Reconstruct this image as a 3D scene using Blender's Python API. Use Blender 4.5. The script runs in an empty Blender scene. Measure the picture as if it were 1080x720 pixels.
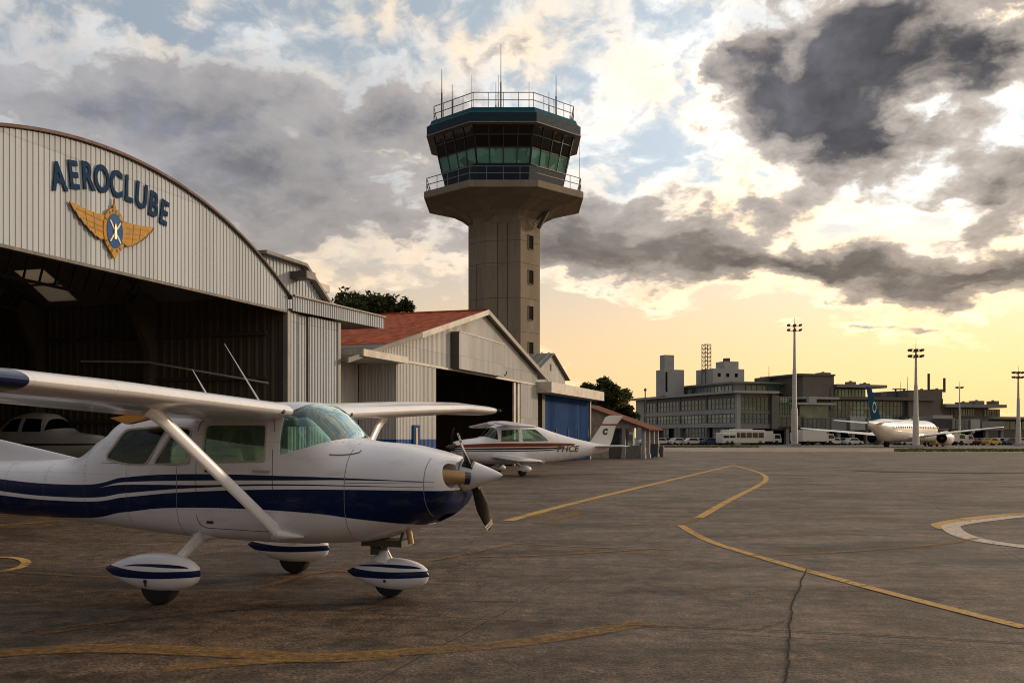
import bpy, bmesh, math, random
from mathutils import Vector, Matrix, noise as mnoise
random.seed(7)
R = math.radians
scene = bpy.context.scene
COL = scene.collection

# ------------------------------------------------------------------ helpers
class MB:
    """collects shapes and links them as ONE mesh object"""
    def __init__(self): self.bm = bmesh.new(); self.mi = 0
    def v(self, p): return self.bm.verts.new(p)
    def f(self, vs):
        try:
            fc = self.bm.faces.new(vs); fc.material_index = self.mi; return fc
        except ValueError: return None
    def poly(self, pts): return self.f([self.v(p) for p in pts])
    def hexa(self, p):          # 8 points: bottom ring 0-3, top ring 4-7
        v = [self.v(q) for q in p]
        for ids in ((3,2,1,0),(4,5,6,7),(0,1,5,4),(1,2,6,5),(2,3,7,6),(3,0,4,7)): self.f([v[i] for i in ids])
    def box(self, x0, x1, y0, y1, z0, z1):
        self.hexa([(x0,y0,z0),(x1,y0,z0),(x1,y1,z0),(x0,y1,z0),(x0,y0,z1),(x1,y0,z1),(x1,y1,z1),(x0,y1,z1)])
    def bar(self, p, q, w, h=None, up=(0,0,1)):
        p, q = Vector(p), Vector(q); d = (q-p).normalized(); h = h or w
        u = Vector(up)
        if abs(d.dot(u)) > .98: u = Vector((1,0,0))
        s = d.cross(u).normalized()*(w/2); t = s.cross(d).normalized()*(h/2)
        self.hexa([p-s-t,p+s-t,q+s-t,q-s-t,p-s+t,p+s+t,q+s+t,q-s+t])
    def loft(self, rings, cap0=True, cap1=True, closed=True):
        vr = [[self.v(p) for p in r] for r in rings]
        n = len(vr[0])
        for i in range(len(vr)-1):
            for j in range(n if closed else n-1):
                k = (j+1) % n
                self.f([vr[i][j], vr[i][k], vr[i+1][k], vr[i+1][j]])
        if cap0: self.f(list(reversed(vr[0])))
        if cap1: self.f(vr[-1])
        return vr
    def tube(self, pts, r, n=10, flat=1.0, up=(0,0,1)):
        pts = [Vector(p) for p in pts]
        rs = r if isinstance(r, (list, tuple)) else [r]*len(pts)
        rings = []
        for i, p in enumerate(pts):
            d = (pts[min(i+1,len(pts)-1)] - pts[max(i-1,0)]).normalized()
            u = Vector(up)
            if abs(d.dot(u)) > .98: u = Vector((1,0,0))
            s = d.cross(u).normalized(); t = s.cross(d).normalized()
            rings.append([p + s*math.cos(a)*rs[i] + t*math.sin(a)*rs[i]*flat for a in (2*math.pi*k/n for k in range(n))])
        self.loft(rings)
    def lathe(self, prof, o=(0,0,0), axis='z', n=24):      # prof: (radius, along)
        rings = []
        for r, h in prof:
            ring = []
            for k in range(n):
                a = 2*math.pi*k/n; c, s = r*math.cos(a), r*math.sin(a)
                p = {'z':(c,s,h),'x':(h,c,s),'y':(s,h,c)}[axis]
                ring.append(Vector(p)+Vector(o))
            rings.append(ring)
        self.loft(rings)
    def prism(self, poly, fn, a, b):       # poly of 2D points, fn(u,v,w) -> 3D, extruded w from a to b
        self.loft([[fn(u,v,a) for u,v in poly],[fn(u,v,b) for u,v in poly]])
    def corr(self, x0, x1, zb, zt, fn, pitch=.28, d=.03, back=.05, nz=1):
        """box-ribbed metal sheet; fn(x, outward, z)"""
        if not callable(zb): c0 = zb; zb = lambda x: c0
        if not callable(zt): c1 = zt; zt = lambda x: c1
        xs = []
        x = x0
        while x < x1-1e-6:
            for q, o in ((0,0),(.55,0),(.66,1),(.89,1)):
                if x+q*pitch < x1-1e-4: xs.append((x+q*pitch, o*d))
            x += pitch
        xs.append((x1, 0))
        cols = [(self.v(fn(x,o,zb(x))), self.v(fn(x,o,zt(x)))) for x, o in xs]
        for a, b in zip(cols, cols[1:]): self.f([a[0], b[0], b[1], a[1]])
        if back:
            bk = [(self.v(fn(x,-back,zb(x))), self.v(fn(x,-back,zt(x)))) for x, o in xs]
            for a, b in zip(bk, bk[1:]): self.f([b[0], a[0], a[1], b[1]])
            for i in range(len(xs)-1):
                self.f([bk[i][0], bk[i+1][0], cols[i+1][0], cols[i][0]]); self.f([cols[i][1], cols[i+1][1], bk[i+1][1], bk[i][1]])
            self.f([bk[0][0], cols[0][0], cols[0][1], bk[0][1]]); self.f([cols[-1][0], bk[-1][0], bk[-1][1], cols[-1][1]])
    def mesh(self, name, mats, smooth=None, fix=True):
        if fix: bmesh.ops.recalc_face_normals(self.bm, faces=self.bm.faces)
        me = bpy.data.meshes.new(name); self.bm.to_mesh(me); self.bm.free()
        for m in (mats if isinstance(mats, (list, tuple)) else [mats]): me.materials.append(m)
        if smooth:
            me.polygons.foreach_set('use_smooth', [True]*len(me.polygons))
            me.set_sharp_from_angle(angle=R(smooth))
        return me
    def build(self, name, mats, parent=None, smooth=None, label=None, kind=None, fix=True):
        o = bpy.data.objects.new(name, self.mesh(name, mats, smooth, fix)); COL.objects.link(o)
        if parent: o.parent = parent
        if label: o['label'] = label
        if kind: o['kind'] = kind
        return o

def thing(name, label, cat, loc=(0,0,0), rz=0, group=None):
    o = bpy.data.objects.new(name, None); COL.objects.link(o)
    o.empty_display_size = .3
    o.location = loc; o.rotation_euler = (0,0,rz); o['label'] = label; o['category'] = cat
    if group: o['group'] = group
    return o
def tag(o, label, cat, group=None):
    o['label'] = label; o['category'] = cat
    if group: o['group'] = group
    return o
def copy_tree(o, parent=None):
    c = o.copy(); COL.objects.link(c); c.parent = parent
    for ch in list(o.children): copy_tree(ch, c)
    return c
def interp(tab, x):          # smooth (Catmull-Rom like, monotone tangents) interpolation of a table
    n = len(tab)
    if x <= tab[0][0]: return list(tab[0][1:])
    if x >= tab[-1][0]: return list(tab[-1][1:])
    for i in range(n-1):
        if tab[i][0] <= x <= tab[i+1][0]: break
    h = tab[i+1][0]-tab[i][0]; u = (x-tab[i][0])/h
    out = []
    for k in range(1, len(tab[0])):
        def sl(j):
            return (tab[j+1][k]-tab[j][k])/(tab[j+1][0]-tab[j][0])
        def tan(j):
            if j == 0: return sl(0)
            if j == n-1: return sl(n-2)
            a, b = sl(j-1), sl(j)
            return 0 if a*b <= 0 else 2*a*b/(a+b)
        m0, m1 = tan(i)*h, tan(i+1)*h
        p0, p1 = tab[i][k], tab[i+1][k]
        out.append((2*u**3-3*u**2+1)*p0+(u**3-2*u**2+u)*m0+(-2*u**3+3*u**2)*p1+(u**3-u**2)*m1)
    return out

# ------------------------------------------------------------------ node helper
class G:
    def __init__(self, nt):
        self.nt = nt; nt.nodes.clear()
    def n(self, t, **kw):
        nd = self.nt.nodes.new(t)
        for k, v in kw.items(): setattr(nd, k, v)
        return nd
    def set(self, sock, v):
        if hasattr(v, 'links') or isinstance(v, bpy.types.NodeSocket): self.nt.links.new(v, sock)
        elif sock.type == 'RGBA': sock.default_value = (*v[:3], 1)
        elif sock.type == 'VECTOR' and isinstance(v, (int, float)): sock.default_value = (v,v,v)
        else: sock.default_value = v
    def m(self, op, a, b=None, c=None, clamp=False):
        nd = self.n('ShaderNodeMath', operation=op, use_clamp=clamp)
        for i, x in enumerate((a,b,c)):
            if x is not None: self.set(nd.inputs[i], x)
        return nd.outputs[0]
    def add(self, *a):
        r = a[0]
        for x in a[1:]: r = self.m('ADD', r, x)
        return r
    def mul(self, *a):
        r = a[0]
        for x in a[1:]: r = self.m('MULTIPLY', r, x)
        return r
    def sub(self, a, b): return self.m('SUBTRACT', a, b)
    def vm(self, op, a, b=None, s=None):
        nd = self.n('ShaderNodeVectorMath', operation=op)
        self.set(nd.inputs[0], a)
        if b is not None: self.set(nd.inputs[1], b)
        if s is not None: self.set(nd.inputs['Scale'], s)
        return nd.outputs[0]
    def sep(self, v):
        nd = self.n('ShaderNodeSeparateXYZ'); self.set(nd.inputs[0], v); return nd.outputs
    def comb(self, x, y, z):
        nd = self.n('ShaderNodeCombineXYZ')
        for i, q in enumerate((x,y,z)): self.set(nd.inputs[i], q)
        return nd.outputs[0]
    def noise(self, vec, scale=1, detail=4, rough=.55, dist=0, lac=2.0, col=False):
        nd = self.n('ShaderNodeTexNoise')
        self.set(nd.inputs['Vector'], vec)
        for k, v in (('Scale',scale),('Detail',detail),('Roughness',rough),('Distortion',dist),('Lacunarity',lac)): nd.inputs[k].default_value = v
        return nd.outputs['Color' if col else 'Fac']
    def mr(self, x, a, b, c=0., d=1., smooth=False):
        nd = self.n('ShaderNodeMapRange', clamp=True)
        if smooth: nd.interpolation_type = 'SMOOTHSTEP'
        for i, q in enumerate((x,a,b,c,d)): self.set(nd.inputs[i], q)
        return nd.outputs[0]
    def mix(self, f, a, b, mode='MIX'):
        nd = self.n('ShaderNodeMix', data_type='RGBA', blend_type=mode)
        self.set(nd.inputs[0], f); self.set(nd.inputs[6], a); self.set(nd.inputs[7], b)
        return nd.outputs[2]
    def ramp(self, x, stops):
        nd = self.n('ShaderNodeValToRGB'); self.set(nd.inputs[0], x)
        el = nd.color_ramp.elements
        while len(el) < len(stops): el.new(.5)
        for e, (p, c) in zip(el, stops):
            e.position = p; e.color = (*c, 1) if len(c) == 3 else c
        return nd.outputs[0]
    def bump(self, h, strength=.3, dist=.02):
        nd = self.n('ShaderNodeBump'); nd.inputs['Strength'].default_value = strength; nd.inputs['Distance'].default_value = dist
        self.set(nd.inputs['Height'], h); return nd.outputs[0]

def new_mat(name):
    m = bpy.data.materials.new(name); m.use_nodes = True
    g = G(m.node_tree)
    out = g.n('ShaderNodeOutputMaterial'); p = g.n('ShaderNodeBsdfPrincipled')
    g.nt.links.new(p.outputs[0], out.inputs[0])
    g.p = p; g.out = out
    g.obj = g.n('ShaderNodeTexCoord').outputs['Object']
    return m, g
def pset(g, **kw):
    names = dict(col='Base Color', rough='Roughness', metal='Metallic', spec='Specular IOR Level', coat='Coat Weight', coatr='Coat Roughness', normal='Normal', trans='Transmission Weight', alpha='Alpha', ecol='Emission Color', estr='Emission Strength')
    for k, v in kw.items(): g.set(g.p.inputs[names[k]], v)

def M_plain(name, col, rough=.5, metal=0, var=.25, scale=3, spec=.5, coat=0, dirt=None, dirt_amt=.5, dscale=1.2):
    """painted or cast surface with gentle unevenness and an optional blotchy wear colour"""
    m, g = new_mat(name)
    n1 = g.noise(g.obj, scale, 6, .6)
    f = g.mr(n1, .25, .75, 1-var, 1+var*.6)
    c = g.vm('SCALE', col, s=f)
    if dirt:
        n2 = g.noise(g.obj, dscale, 8, .65, .4)
        c = g.mix(g.mr(n2, .5, .72, 0, dirt_amt), c, dirt)
    pset(g, col=c, rough=g.mr(n1, .3, .7, max(.03, rough-.08), min(1, rough+.1)), metal=metal, spec=spec, coat=coat)
    return m
def M_sheet(name, col, rust=(.16,.08,.045), amt=.5, rough=.6, dado=None, spec=.25):
    """painted corrugated steel: streaks run down, rust gathers low down in blotches; optional painted dado band"""
    m, g = new_mat(name)
    s = g.vm('MULTIPLY', g.obj, (2.2, 2.2, .16))
    st = g.noise(s, 2.6, 7, .65, .2)
    bl = g.noise(g.obj, .55, 6, .6, .3)
    fine = g.noise(g.obj, 9, 5, .6)
    c = g.vm('SCALE', col, s=g.mr(st, .3, .7, .72, 1.1))
    if dado:
        zz = g.sep(g.obj)[2]
        c = g.mix(g.m('LESS_THAN', zz, dado[0]), c, dado[1])
    X, Y_, Z = g.sep(g.obj)
    wn = g.n('ShaderNodeTexWhiteNoise', noise_dimensions='2D'); g.set(wn.inputs['Vector'], g.comb(g.m('FLOOR', g.mul(g.add(X, Y_), 1.19)), g.m('FLOOR', g.mul(Z, .37)), 0))
    c = g.vm('SCALE', c, s=g.mr(wn.outputs['Value'], 0, 1, .86, 1.08))
    lap = g.mr(g.m('ABSOLUTE', g.sub(g.m('FRACT', g.mul(Z, .37)), .5)), .488, .5, 0, .4)
    c = g.mix(lap, c, g.vm('SCALE', col, s=.35))
    k = g.mul(g.mr(st, .52, .74), g.mr(bl, .38, .68))
    c = g.mix(g.mul(k, amt), c, rust)
    c = g.mix(g.mul(g.mr(fine, .6, .75), .25), c, g.vm('SCALE', col, s=.4))
    pset(g, col=c, rough=g.mr(st, .3, .7, rough-.1, rough+.2), spec=spec)
    return m
def M_glass(name, tint, rough=.02, refl=1.0, gcol=(1,1,1)):
    m = bpy.data.materials.new(name); m.use_nodes = True
    g = G(m.node_tree); out = g.n('ShaderNodeOutputMaterial')
    tr = g.n('ShaderNodeBsdfTransparent'); gl = g.n('ShaderNodeBsdfGlossy')
    g.obj = g.n('ShaderNodeTexCoord').outputs['Object']
    gl.inputs['Roughness'].default_value = rough; gl.inputs['Color'].default_value = (*gcol, 1)
    g.set(gl.inputs['Normal'], g.bump(g.noise(g.obj, 1.6, 2, .5), .06, .05))
    n = g.noise(g.obj, 2.5, 6, .65)
    g.set(tr.inputs['Color'], g.vm('SCALE', tint, s=g.mr(n, .3, .7, .82, 1.05)))
    fr = g.n('ShaderNodeFresnel'); fr.inputs[0].default_value = 1.5
    mx = g.n('ShaderNodeMixShader')
    g.set(mx.inputs[0], g.m('MULTIPLY', fr.outputs[0], refl, clamp=True)); g.nt.links.new(tr.outputs[0], mx.inputs[1]); g.nt.links.new(gl.outputs[0], mx.inputs[2])
    g.nt.links.new(mx.outputs[0], out.inputs[0])
    return m
def M_pane(name, col, rough=.08, var=.5, scale=.35):
    """dark glazing seen from far away: nearly black panes that mirror the sky"""
    m, g = new_mat(name)
    n = g.n('ShaderNodeTexVoronoi'); n.inputs['Scale'].default_value = scale; g.set(n.inputs['Vector'], g.obj)
    cc = g.sep(n.outputs['Color'])[0]
    pset(g, col=g.vm('SCALE', col, s=g.mr(cc, 0, 1, 1-var, 1+var)), rough=rough, spec=.5,
         normal=g.bump(g.noise(g.obj, .8, 3), .05, .1))
    return m

MAT = {}
def mats():
    W = (.62,.60,.56)
    MAT['sheet'] = M_sheet('weathered_white_sheet', (.47,.51,.57), rust=(.17,.12,.085), amt=.35)
    MAT['sheet2'] = M_sheet('cream_sheet', (.56,.56,.565), amt=.5)
    MAT['sheet_dado'] = M_sheet('cream_sheet_blue_dado', (.56,.56,.565), amt=.5, dado=(1.52, (.012,.075,.26)))
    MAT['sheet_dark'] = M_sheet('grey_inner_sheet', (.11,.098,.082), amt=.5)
    MAT['trim'] = M_plain('cream_trim', (.55,.51,.46), .6, dirt=(.2,.14,.09), dirt_amt=.7)
    MAT['greytrim'] = M_plain('grey_trim', (.24,.225,.21), .6, dirt=(.12,.08,.06))
    MAT['roofmetal'] = M_sheet('grey_roof_sheet', (.21,.20,.19), amt=.8)
    MAT['rusttrim'] = M_plain('rusty_edge', (.10,.045,.035), .7)
    MAT['steel'] = M_plain('dark_steel', (.07,.06,.05), .6, dirt=(.1,.06,.04))
    MAT['bluedoor'] = M_sheet('blue_door_sheet', (.008,.062,.225), rust=(.01,.03,.07), amt=.4, spec=.05)
    MAT['signblue'] = M_plain('sign_blue', (.005,.034,.095), .7, var=.3, scale=9, spec=.08)
    MAT['gold'] = M_plain('emblem_gold', (.52,.26,.03), .6, spec=.15, var=.4, scale=6, dirt=(.2,.1,.02), dirt_amt=.7, dscale=5)
    MAT['goldline'] = M_plain('emblem_dark_gold', (.10,.055,.02), .6)
    MAT['emblue'] = M_plain('emblem_blue', (.008,.08,.26), .6, spec=.12)
    MAT['emwhite'] = M_plain('emblem_cream', (.55,.48,.42), .5)
    MAT['concrete'] = M_sheet('tower_concrete', (.30,.25,.195), rust=(.12,.095,.07), amt=.75, rough=.85, spec=.2)
    MAT['conc_dark'] = M_plain('joint_concrete', (.09,.075,.06), .9)
    MAT['conc_far'] = M_plain('terminal_concrete', (.23,.232,.235), .85, var=.2, scale=.2, dirt=(.15,.13,.12), dscale=.15)
    MAT['conc_white'] = M_plain('terminal_pale_concrete', (.39,.39,.39), .8, var=.2, scale=.2, dirt=(.2,.17,.15), dscale=.2)
    MAT['conc_brown'] = M_plain('terminal_brown_concrete', (.15,.132,.118), .85, var=.2, scale=.2, dirt=(.1,.08,.07), dscale=.2)
    MAT['mullion'] = M_plain('mullion_grey', (.12,.115,.11), .5)
    MAT['pane'] = M_pane('terminal_glass', (.07,.115,.11))
    MAT['pane_green'] = M_pane('terminal_green_glass', (.14,.22,.18), .12, .75)
    MAT['pane_blue'] = M_pane('terminal_blue_glass', (.045,.10,.13), .1)
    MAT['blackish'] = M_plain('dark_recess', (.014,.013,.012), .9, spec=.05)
    MAT['cabfascia'] = M_plain('tower_fascia_blue_grey', (.014,.045,.072), .6, spec=.2, dirt=(.03,.03,.03))
    MAT['teal'] = M_plain('tower_teal_edge', (.008,.085,.13), .6, spec=.15)
    MAT['cabwall'] = M_plain('cab_wall_blue', (.008,.025,.06), .5, spec=.25)
    MAT['cabglass'] = M_glass('cab_glass_dark', (.30,.31,.27))
    MAT['cabglass_top'] = M_glass('cab_glass_bronze', (.50,.46,.36))
    MAT['cabglass_low'] = M_pane('cab_glass_teal', (.12,.30,.26), .12, .4, 1.1)
    MAT['frame'] = M_plain('cab_frame', (.03,.03,.03), .5)
    MAT['galv'] = M_plain('galvanised_rail', (.20,.19,.175), .5, metal=.3)
    MAT['mast'] = M_plain('mast_paint', (.58,.54,.50), .5, dirt=(.3,.25,.2), dscale=.5)
    MAT['tile'] = None
    MAT['white'] = M_plain('aircraft_white', (.74,.74,.80), .3, var=.04, scale=2, coat=.4)
    MAT['airwhite'] = M_plain('airliner_white', (.72,.70,.68), .3, var=.05, scale=1, coat=.2)
    MAT['navy'] = M_plain('aircraft_navy', (.006,.012,.045), .25, var=.1, coat=.4)
    MAT['tyre'] = M_plain('tyre_rubber', (.012,.012,.012), .85)
    MAT['alu'] = M_plain('bare_metal', (.42,.40,.38), .35, metal=.8, dirt=(.1,.08,.06))
    MAT['blade'] = M_plain('propeller_black', (.014,.013,.013), .4)
    MAT['tan'] = M_plain('tan_metal', (.42,.27,.14), .4, metal=.3, dirt=(.2,.11,.06))
    MAT['amber'] = M_plain('amber_sun_tint', (.55,.24,.03), .4)  # amber colour stands in for sunlight on the inboard flap
    MAT['blackrub'] = M_plain('black_trim', (.01,.01,.01), .6)
    MAT['acglass'] = M_glass('aircraft_window_green', (.74,.86,.76), refl=1.15, gcol=(.74,.88,.80))
    MAT['wsglass'] = M_glass('windshield_teal', (.74,.90,.90), refl=2.8, gcol=(.80,1,.98))
    MAT['seat'] = M_plain('seat_fabric', (.22,.20,.15), .9)
    MAT['seatlight'] = M_plain('seat_tan', (.50,.36,.18), .9)
    MAT['panel'] = M_plain('instrument_panel', (.018,.018,.018), .7)
    MAT['liner'] = M_plain('cabin_liner', (.50,.50,.45), .8)
    MAT['carwhite'] = M_plain('car_white', (.62,.61,.59), .35, var=.05, coat=.3)
    MAT['cargrey'] = M_plain('car_grey', (.13,.13,.13), .35, var=.05, coat=.3)
    MAT['carblue'] = M_plain('car_blue', (.03,.06,.12), .35, var=.05, coat=.3)
    MAT['carred'] = M_plain('car_red', (.20,.03,.02), .35, var=.05, coat=.3)
    MAT['caryellow'] = M_plain('car_yellow', (.5,.33,.05), .4, var=.05)  # on the white estate car this yellow stands in for a sun glint
    MAT['carglass'] = M_pane('car_glass', (.015,.018,.02), .06)
    MAT['lamp'] = M_plain('lamp_glass', (.55,.53,.48), .2)
    MAT['tailblue'] = M_plain('airliner_tail_blue', (.015,.06,.11), .35)
    MAT['bark'] = M_plain('bark', (.06,.045,.032), .9)
    # terracotta tiles
    m, g = new_mat('terracotta_tile')
    x = g.sep(g.obj)
    rowp = g.m('FRACT', g.mul(x[0], 2.8)); colp = g.m('FRACT', g.mul(x[1], 4.2))
    hgt = g.add(g.mul(rowp, .6), g.m('ABSOLUTE', g.sub(colp, .5)))
    cell = g.n('ShaderNodeTexWhiteNoise', noise_dimensions='2D')
    g.set(cell.inputs['Vector'], g.comb(g.m('FLOOR', g.mul(x[0], 2.8)), g.m('FLOOR', g.mul(x[1], 4.2)), 0))
    c = g.mix(cell.outputs['Value'], (.29,.055,.022), (.46,.12,.055))
    n = g.noise(g.obj, 1.3, 7, .65, .3)
    c = g.mix(g.mr(n, .48, .7, 0, .75), c, (.085,.045,.035))
    pset(g, col=c, rough=.85, spec=.1, normal=g.bump(hgt, .7, .05)); MAT['tile'] = m
    # leaves
    m, g = new_mat('leaf_green')
    rn = g.n('ShaderNodeObjectInfo').outputs['Random']
    geo = g.n('ShaderNodeNewGeometry').outputs['Random Per Island']
    c = g.mix(geo, (.028,.040,.012), (.085,.095,.028))
    pset(g, col=c, rough=.55, spec=.3)
    tl = g.n('ShaderNodeBsdfTranslucent'); g.set(tl.inputs[0], g.vm('SCALE', c, s=1.3))
    mx = g.n('ShaderNodeMixShader'); mx.inputs[0].default_value = .35
    g.nt.links.new(g.p.outputs[0], mx.inputs[1]); g.nt.links.new(tl.outputs[0], mx.inputs[2]); g.nt.links.new(mx.outputs[0], g.out.inputs[0])
    MAT['leaf'] = m
    # translucent skylight
    m, g = new_mat('skylight_sheet')
    pset(g, col=(.5,.47,.4), rough=.6)
    tl = g.n('ShaderNodeBsdfTranslucent'); tl.inputs[0].default_value = (.42,.38,.32,1)
    mx = g.n('ShaderNodeMixShader'); mx.inputs[0].default_value = .75
    g.nt.links.new(g.p.outputs[0], mx.inputs[1]); g.nt.links.new(tl.outputs[0], mx.inputs[2]); g.nt.links.new(mx.outputs[0], g.out.inputs[0])
    MAT['skylight'] = m
mats()

# ------------------------------------------------------------------ camera (level view camera with a rising front)
CAM_H = 1.6; FPX = 1050.; HZ = 461.
cam = bpy.data.cameras.new('camera'); camo = bpy.data.objects.new('camera', cam); COL.objects.link(camo)
camo.location = (0,0,CAM_H); camo.rotation_euler = (R(90),0,0)
cam.sensor_width = 36; cam.lens = 36*FPX/1080; cam.shift_y = (HZ-360)/1080
cam.clip_end = 6000; cam.clip_start = .1
scene.camera = camo
def gnd(px, py): Y = CAM_H*FPX/(py-HZ); return ((px-540)/FPX*Y, Y)     # pixel of the photograph -> point of the ground
def at(px, py, Y): return Vector(((px-540)/FPX*Y, Y, CAM_H-(py-HZ)/FPX*Y))

# ------------------------------------------------------------------ light
SUN_AZ, SUN_EL = R(57), R(15)
sun = bpy.data.lights.new('sun', 'SUN'); suno = bpy.data.objects.new('sun', sun); COL.objects.link(suno)
sun.energy = 2.2; sun.angle = R(6); sun.color = (1, .76, .51)
sd = Vector((math.sin(SUN_AZ)*math.cos(SUN_EL), math.cos(SUN_AZ)*math.cos(SUN_EL), math.sin(SUN_EL)))
suno.rotation_euler = sd.to_track_quat('Z', 'Y').to_euler(); suno.location = (40, 30, 40)

def make_world():
    w = bpy.data.worlds.new('World'); scene.world = w; w.use_nodes = True
    g = G(w.node_tree)
    out = g.n('ShaderNodeOutputWorld'); bg = g.n('ShaderNodeBackground'); bg.inputs[1].default_value = .1
    g.nt.links.new(bg.outputs[0], out.inputs[0])
    sky = g.n('ShaderNodeTexSky', sky_type='NISHITA'); sky.sun_disc = False
    sky.sun_elevation = SUN_EL; sky.sun_rotation = SUN_AZ; sky.dust_density = 3; sky.air_density = 1.2
    d = g.n('ShaderNodeTexCoord').outputs['Generated']
    x, y, z = g.sep(d)
    az = g.m('ARCTAN2', x, y); el = g.m('ARCSINE', z)
    zc = g.m('MAXIMUM', z, 0.0)
    # cloud-layer coordinates: flattening towards the horizon
    k = g.m('DIVIDE', 1.0, g.add(zc, .16))
    q = g.comb(g.mul(x, k), g.mul(y, k), 0)
    # angular coordinates; layers get thinner (more streaked) low down
    ev = g.add(g.mul(el, 1.35), g.mul(g.sub(1.0, g.m('EXPONENT', g.mul(el, -7.0))), .30))
    qa = g.comb(az, ev, 0)
    wx, wy, wz = g.sep(g.noise(qa, 4.5, 6, .6, 0, col=True))
    vx, vy, vz = g.sep(g.noise(qa, 17, 5, .6, 0, col=True))
    azw = g.add(az, g.mul(g.sub(wx, .5), .20), g.mul(g.sub(vx, .5), .05)); elw = g.add(el, g.mul(g.sub(wy, .5), .11), g.mul(g.sub(vy, .5), .035))
    qw = g.comb(g.add(az, g.mul(g.sub(wx, .5), .10), g.mul(g.sub(vx, .5), .03)), g.add(ev, g.mul(g.sub(wy, .5), .10), g.mul(g.sub(vy, .5), .03)), 0)
    nbig = g.noise(q, 1.05, 5, .56, .35)
    nang = g.noise(qa, 6.0, 7, .56, .15)
    nfine = g.noise(qw, 22, 5, .6, .1)
    def puff(scale, det):
        nd = g.n('ShaderNodeTexVoronoi', feature='SMOOTH_F1'); nd.normalize = True
        for kk, vv in (('Scale', scale), ('Detail', det), ('Roughness', .55), ('Lacunarity', 2.2), ('Smoothness', .45)): nd.inputs[kk].default_value = vv
        g.set(nd.inputs['Vector'], qw); return g.sub(1.0, g.mul(nd.outputs['Distance'], 2.2))
    pf = g.add(g.mul(puff(8.5, 2.0), .5), g.mul(puff(17, 2.0), .5))
    def AE(px, py):
        a = math.atan((px-540)/FPX); return a, math.atan((HZ-py)/FPX*math.cos(a))
    def blob(px, py, rx, ry, amp, soft=True):
        a, e = AE(px, py)
        u = g.mul(g.sub(azw, a), FPX/rx); v = g.mul(g.sub(elw, e), FPX/ry)
        r2 = g.add(g.mul(u,u), g.mul(v,v))
        return g.mul(g.m('EXPONENT', g.mul(r2, -1.0)), amp)
    dens = g.add(g.mul(g.sub(nang, .5), .95), g.mul(g.sub(nfine, .5), .80), g.mul(g.sub(nbig, .5), .40), g.mul(g.sub(pf, .5), .62), g.mr(el, .16, .3, 0, .04))
    bl = [  # photograph position, radii, weight
        (800, 55, 70, 55, .42), (870, 95, 95, 42, .44), (955, 60, 85, 75, .56), (1035, 75, 40, 40, .36), (915, 15, 130, 40, .30), (905, 145, 62, 42, .46), (965, 140, 75, 25, .22), (1050, 205, 85, 32, .55), (1048, 150, 40, 22, .3), (985, 185, 60, 25, .22),
        (690, 258, 160, 36, .56), (850, 275, 190, 30, .46), (1010, 285, 140, 26, .48), (625, 225, 75, 34, .22), (640, 290, 60, 22, .2),
        (60, 80, 150, 34, .34), (290, 100, 130, 36, .40), (170, 105, 130, 30, .26), (420, 100, 70, 32, .30), (120, 150, 260, 50, .22), (390, 185, 210, 60, .36), (430, 248, 160, 34, .30), (220, 200, 160, 50, .22), (300, 240, 60, 20, .1), (560, 250, 60, 40, .14), (25, 20, 60, 25, .12),
        (900, 304, 60, 12, .16), (950, 345, 120, 7, .34), (1060, 303, 60, 14, .16), (880, 340, 50, 4, .15), (380, 45, 60, 18, .10), (820, 210, 60, 8, .16), (700, 205, 80, 6, .12), (1020, 240, 50, 8, .2),
        (650, 90, 90, 70, .05), (640, 40, 60, 30, .10), (560, 60, 70, 50, .06), (760, 180, 90, 30, .05), (724, 92, 32, 24, -.30), (735, 25, 40, 20, -.12), (190, 22, 90, 18, -.10), (200, 42, 28, 12, -.12), (690, 30, 40, 30, -.10), (985, 112, 40, 9, -.30), (855, 62, 22, 28, -.34), (1030, 12, 25, 10, -.25), (1070, 40, 20, 20, -.12), (985, 215, 90, 14, -.22), (640, 180, 130, 26, -.04), (900, 240, 120, 14, -.10),
        (380, 322, 260, 30, -.22), (820, 372, 420, 46, -.36), (580, 325, 60, 26, -.3),
    ]
    for b in bl: dens = g.add(dens, blob(b[0], b[1], b[2]*.94, b[3]*.94, b[4]*(.86 if b[0] > 560 or b[4] < 0 else .78)))
    streak = g.noise(g.comb(g.mul(azw, 3.2), g.mul(elw, 26), 0), 1.0, 6, .55, .3)
    dens = g.add(dens, g.mul(g.sub(streak, .5), 1.1, g.mr(el, .02, .06), g.mr(el, .26, .14)))
    # rest of the sky dome (not in the picture): broken cloud
    front = g.mr(y, .1, .5)
    dens = g.add(dens, g.mul(g.sub(1.0, front), .10))
    # fade cloud out at the very horizon
    dens = g.sub(dens, g.mul(g.mr(el, .0, .06, 1, 0), .25))
    warm = g.mr(az, -.9, .55, smooth=True)           # towards the sun
    lowf = g.mr(el, .03, .27, 1, 0, smooth=True)
    # clear sky between the clouds
    clear_hi = g.mix(warm, (.30,.37,.46), (.50,.57,.63))
    clear_lo = g.mix(warm, (.84,.66,.49), (1.08,.71,.31))
    clear = g.mix(lowf, clear_hi, clear_lo)
    nish = g.vm('SCALE', sky.outputs[0], s=.035)
    clear = g.mix(.18, clear, nish)
    # cloud tones from thin (lit through) to thick (self shaded)
    thin = g.mix(warm, (.72,.67,.63), (1.25,.98,.67))
    thin = g.mix(g.mul(g.mr(nang, .62, .42), .75), thin, g.mix(warm, (.42,.48,.56), (.68,.77,.84)))
    thin = g.mix(lowf, thin, g.mix(warm, (.86,.70,.54), (1.25,.86,.44)))
    dvar = g.add(g.mul(g.sub(g.noise(qw, 9, 6, .6, .3), .5), 1.7), g.mul(g.sub(nbig, .5), .9), 1.0)
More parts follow.
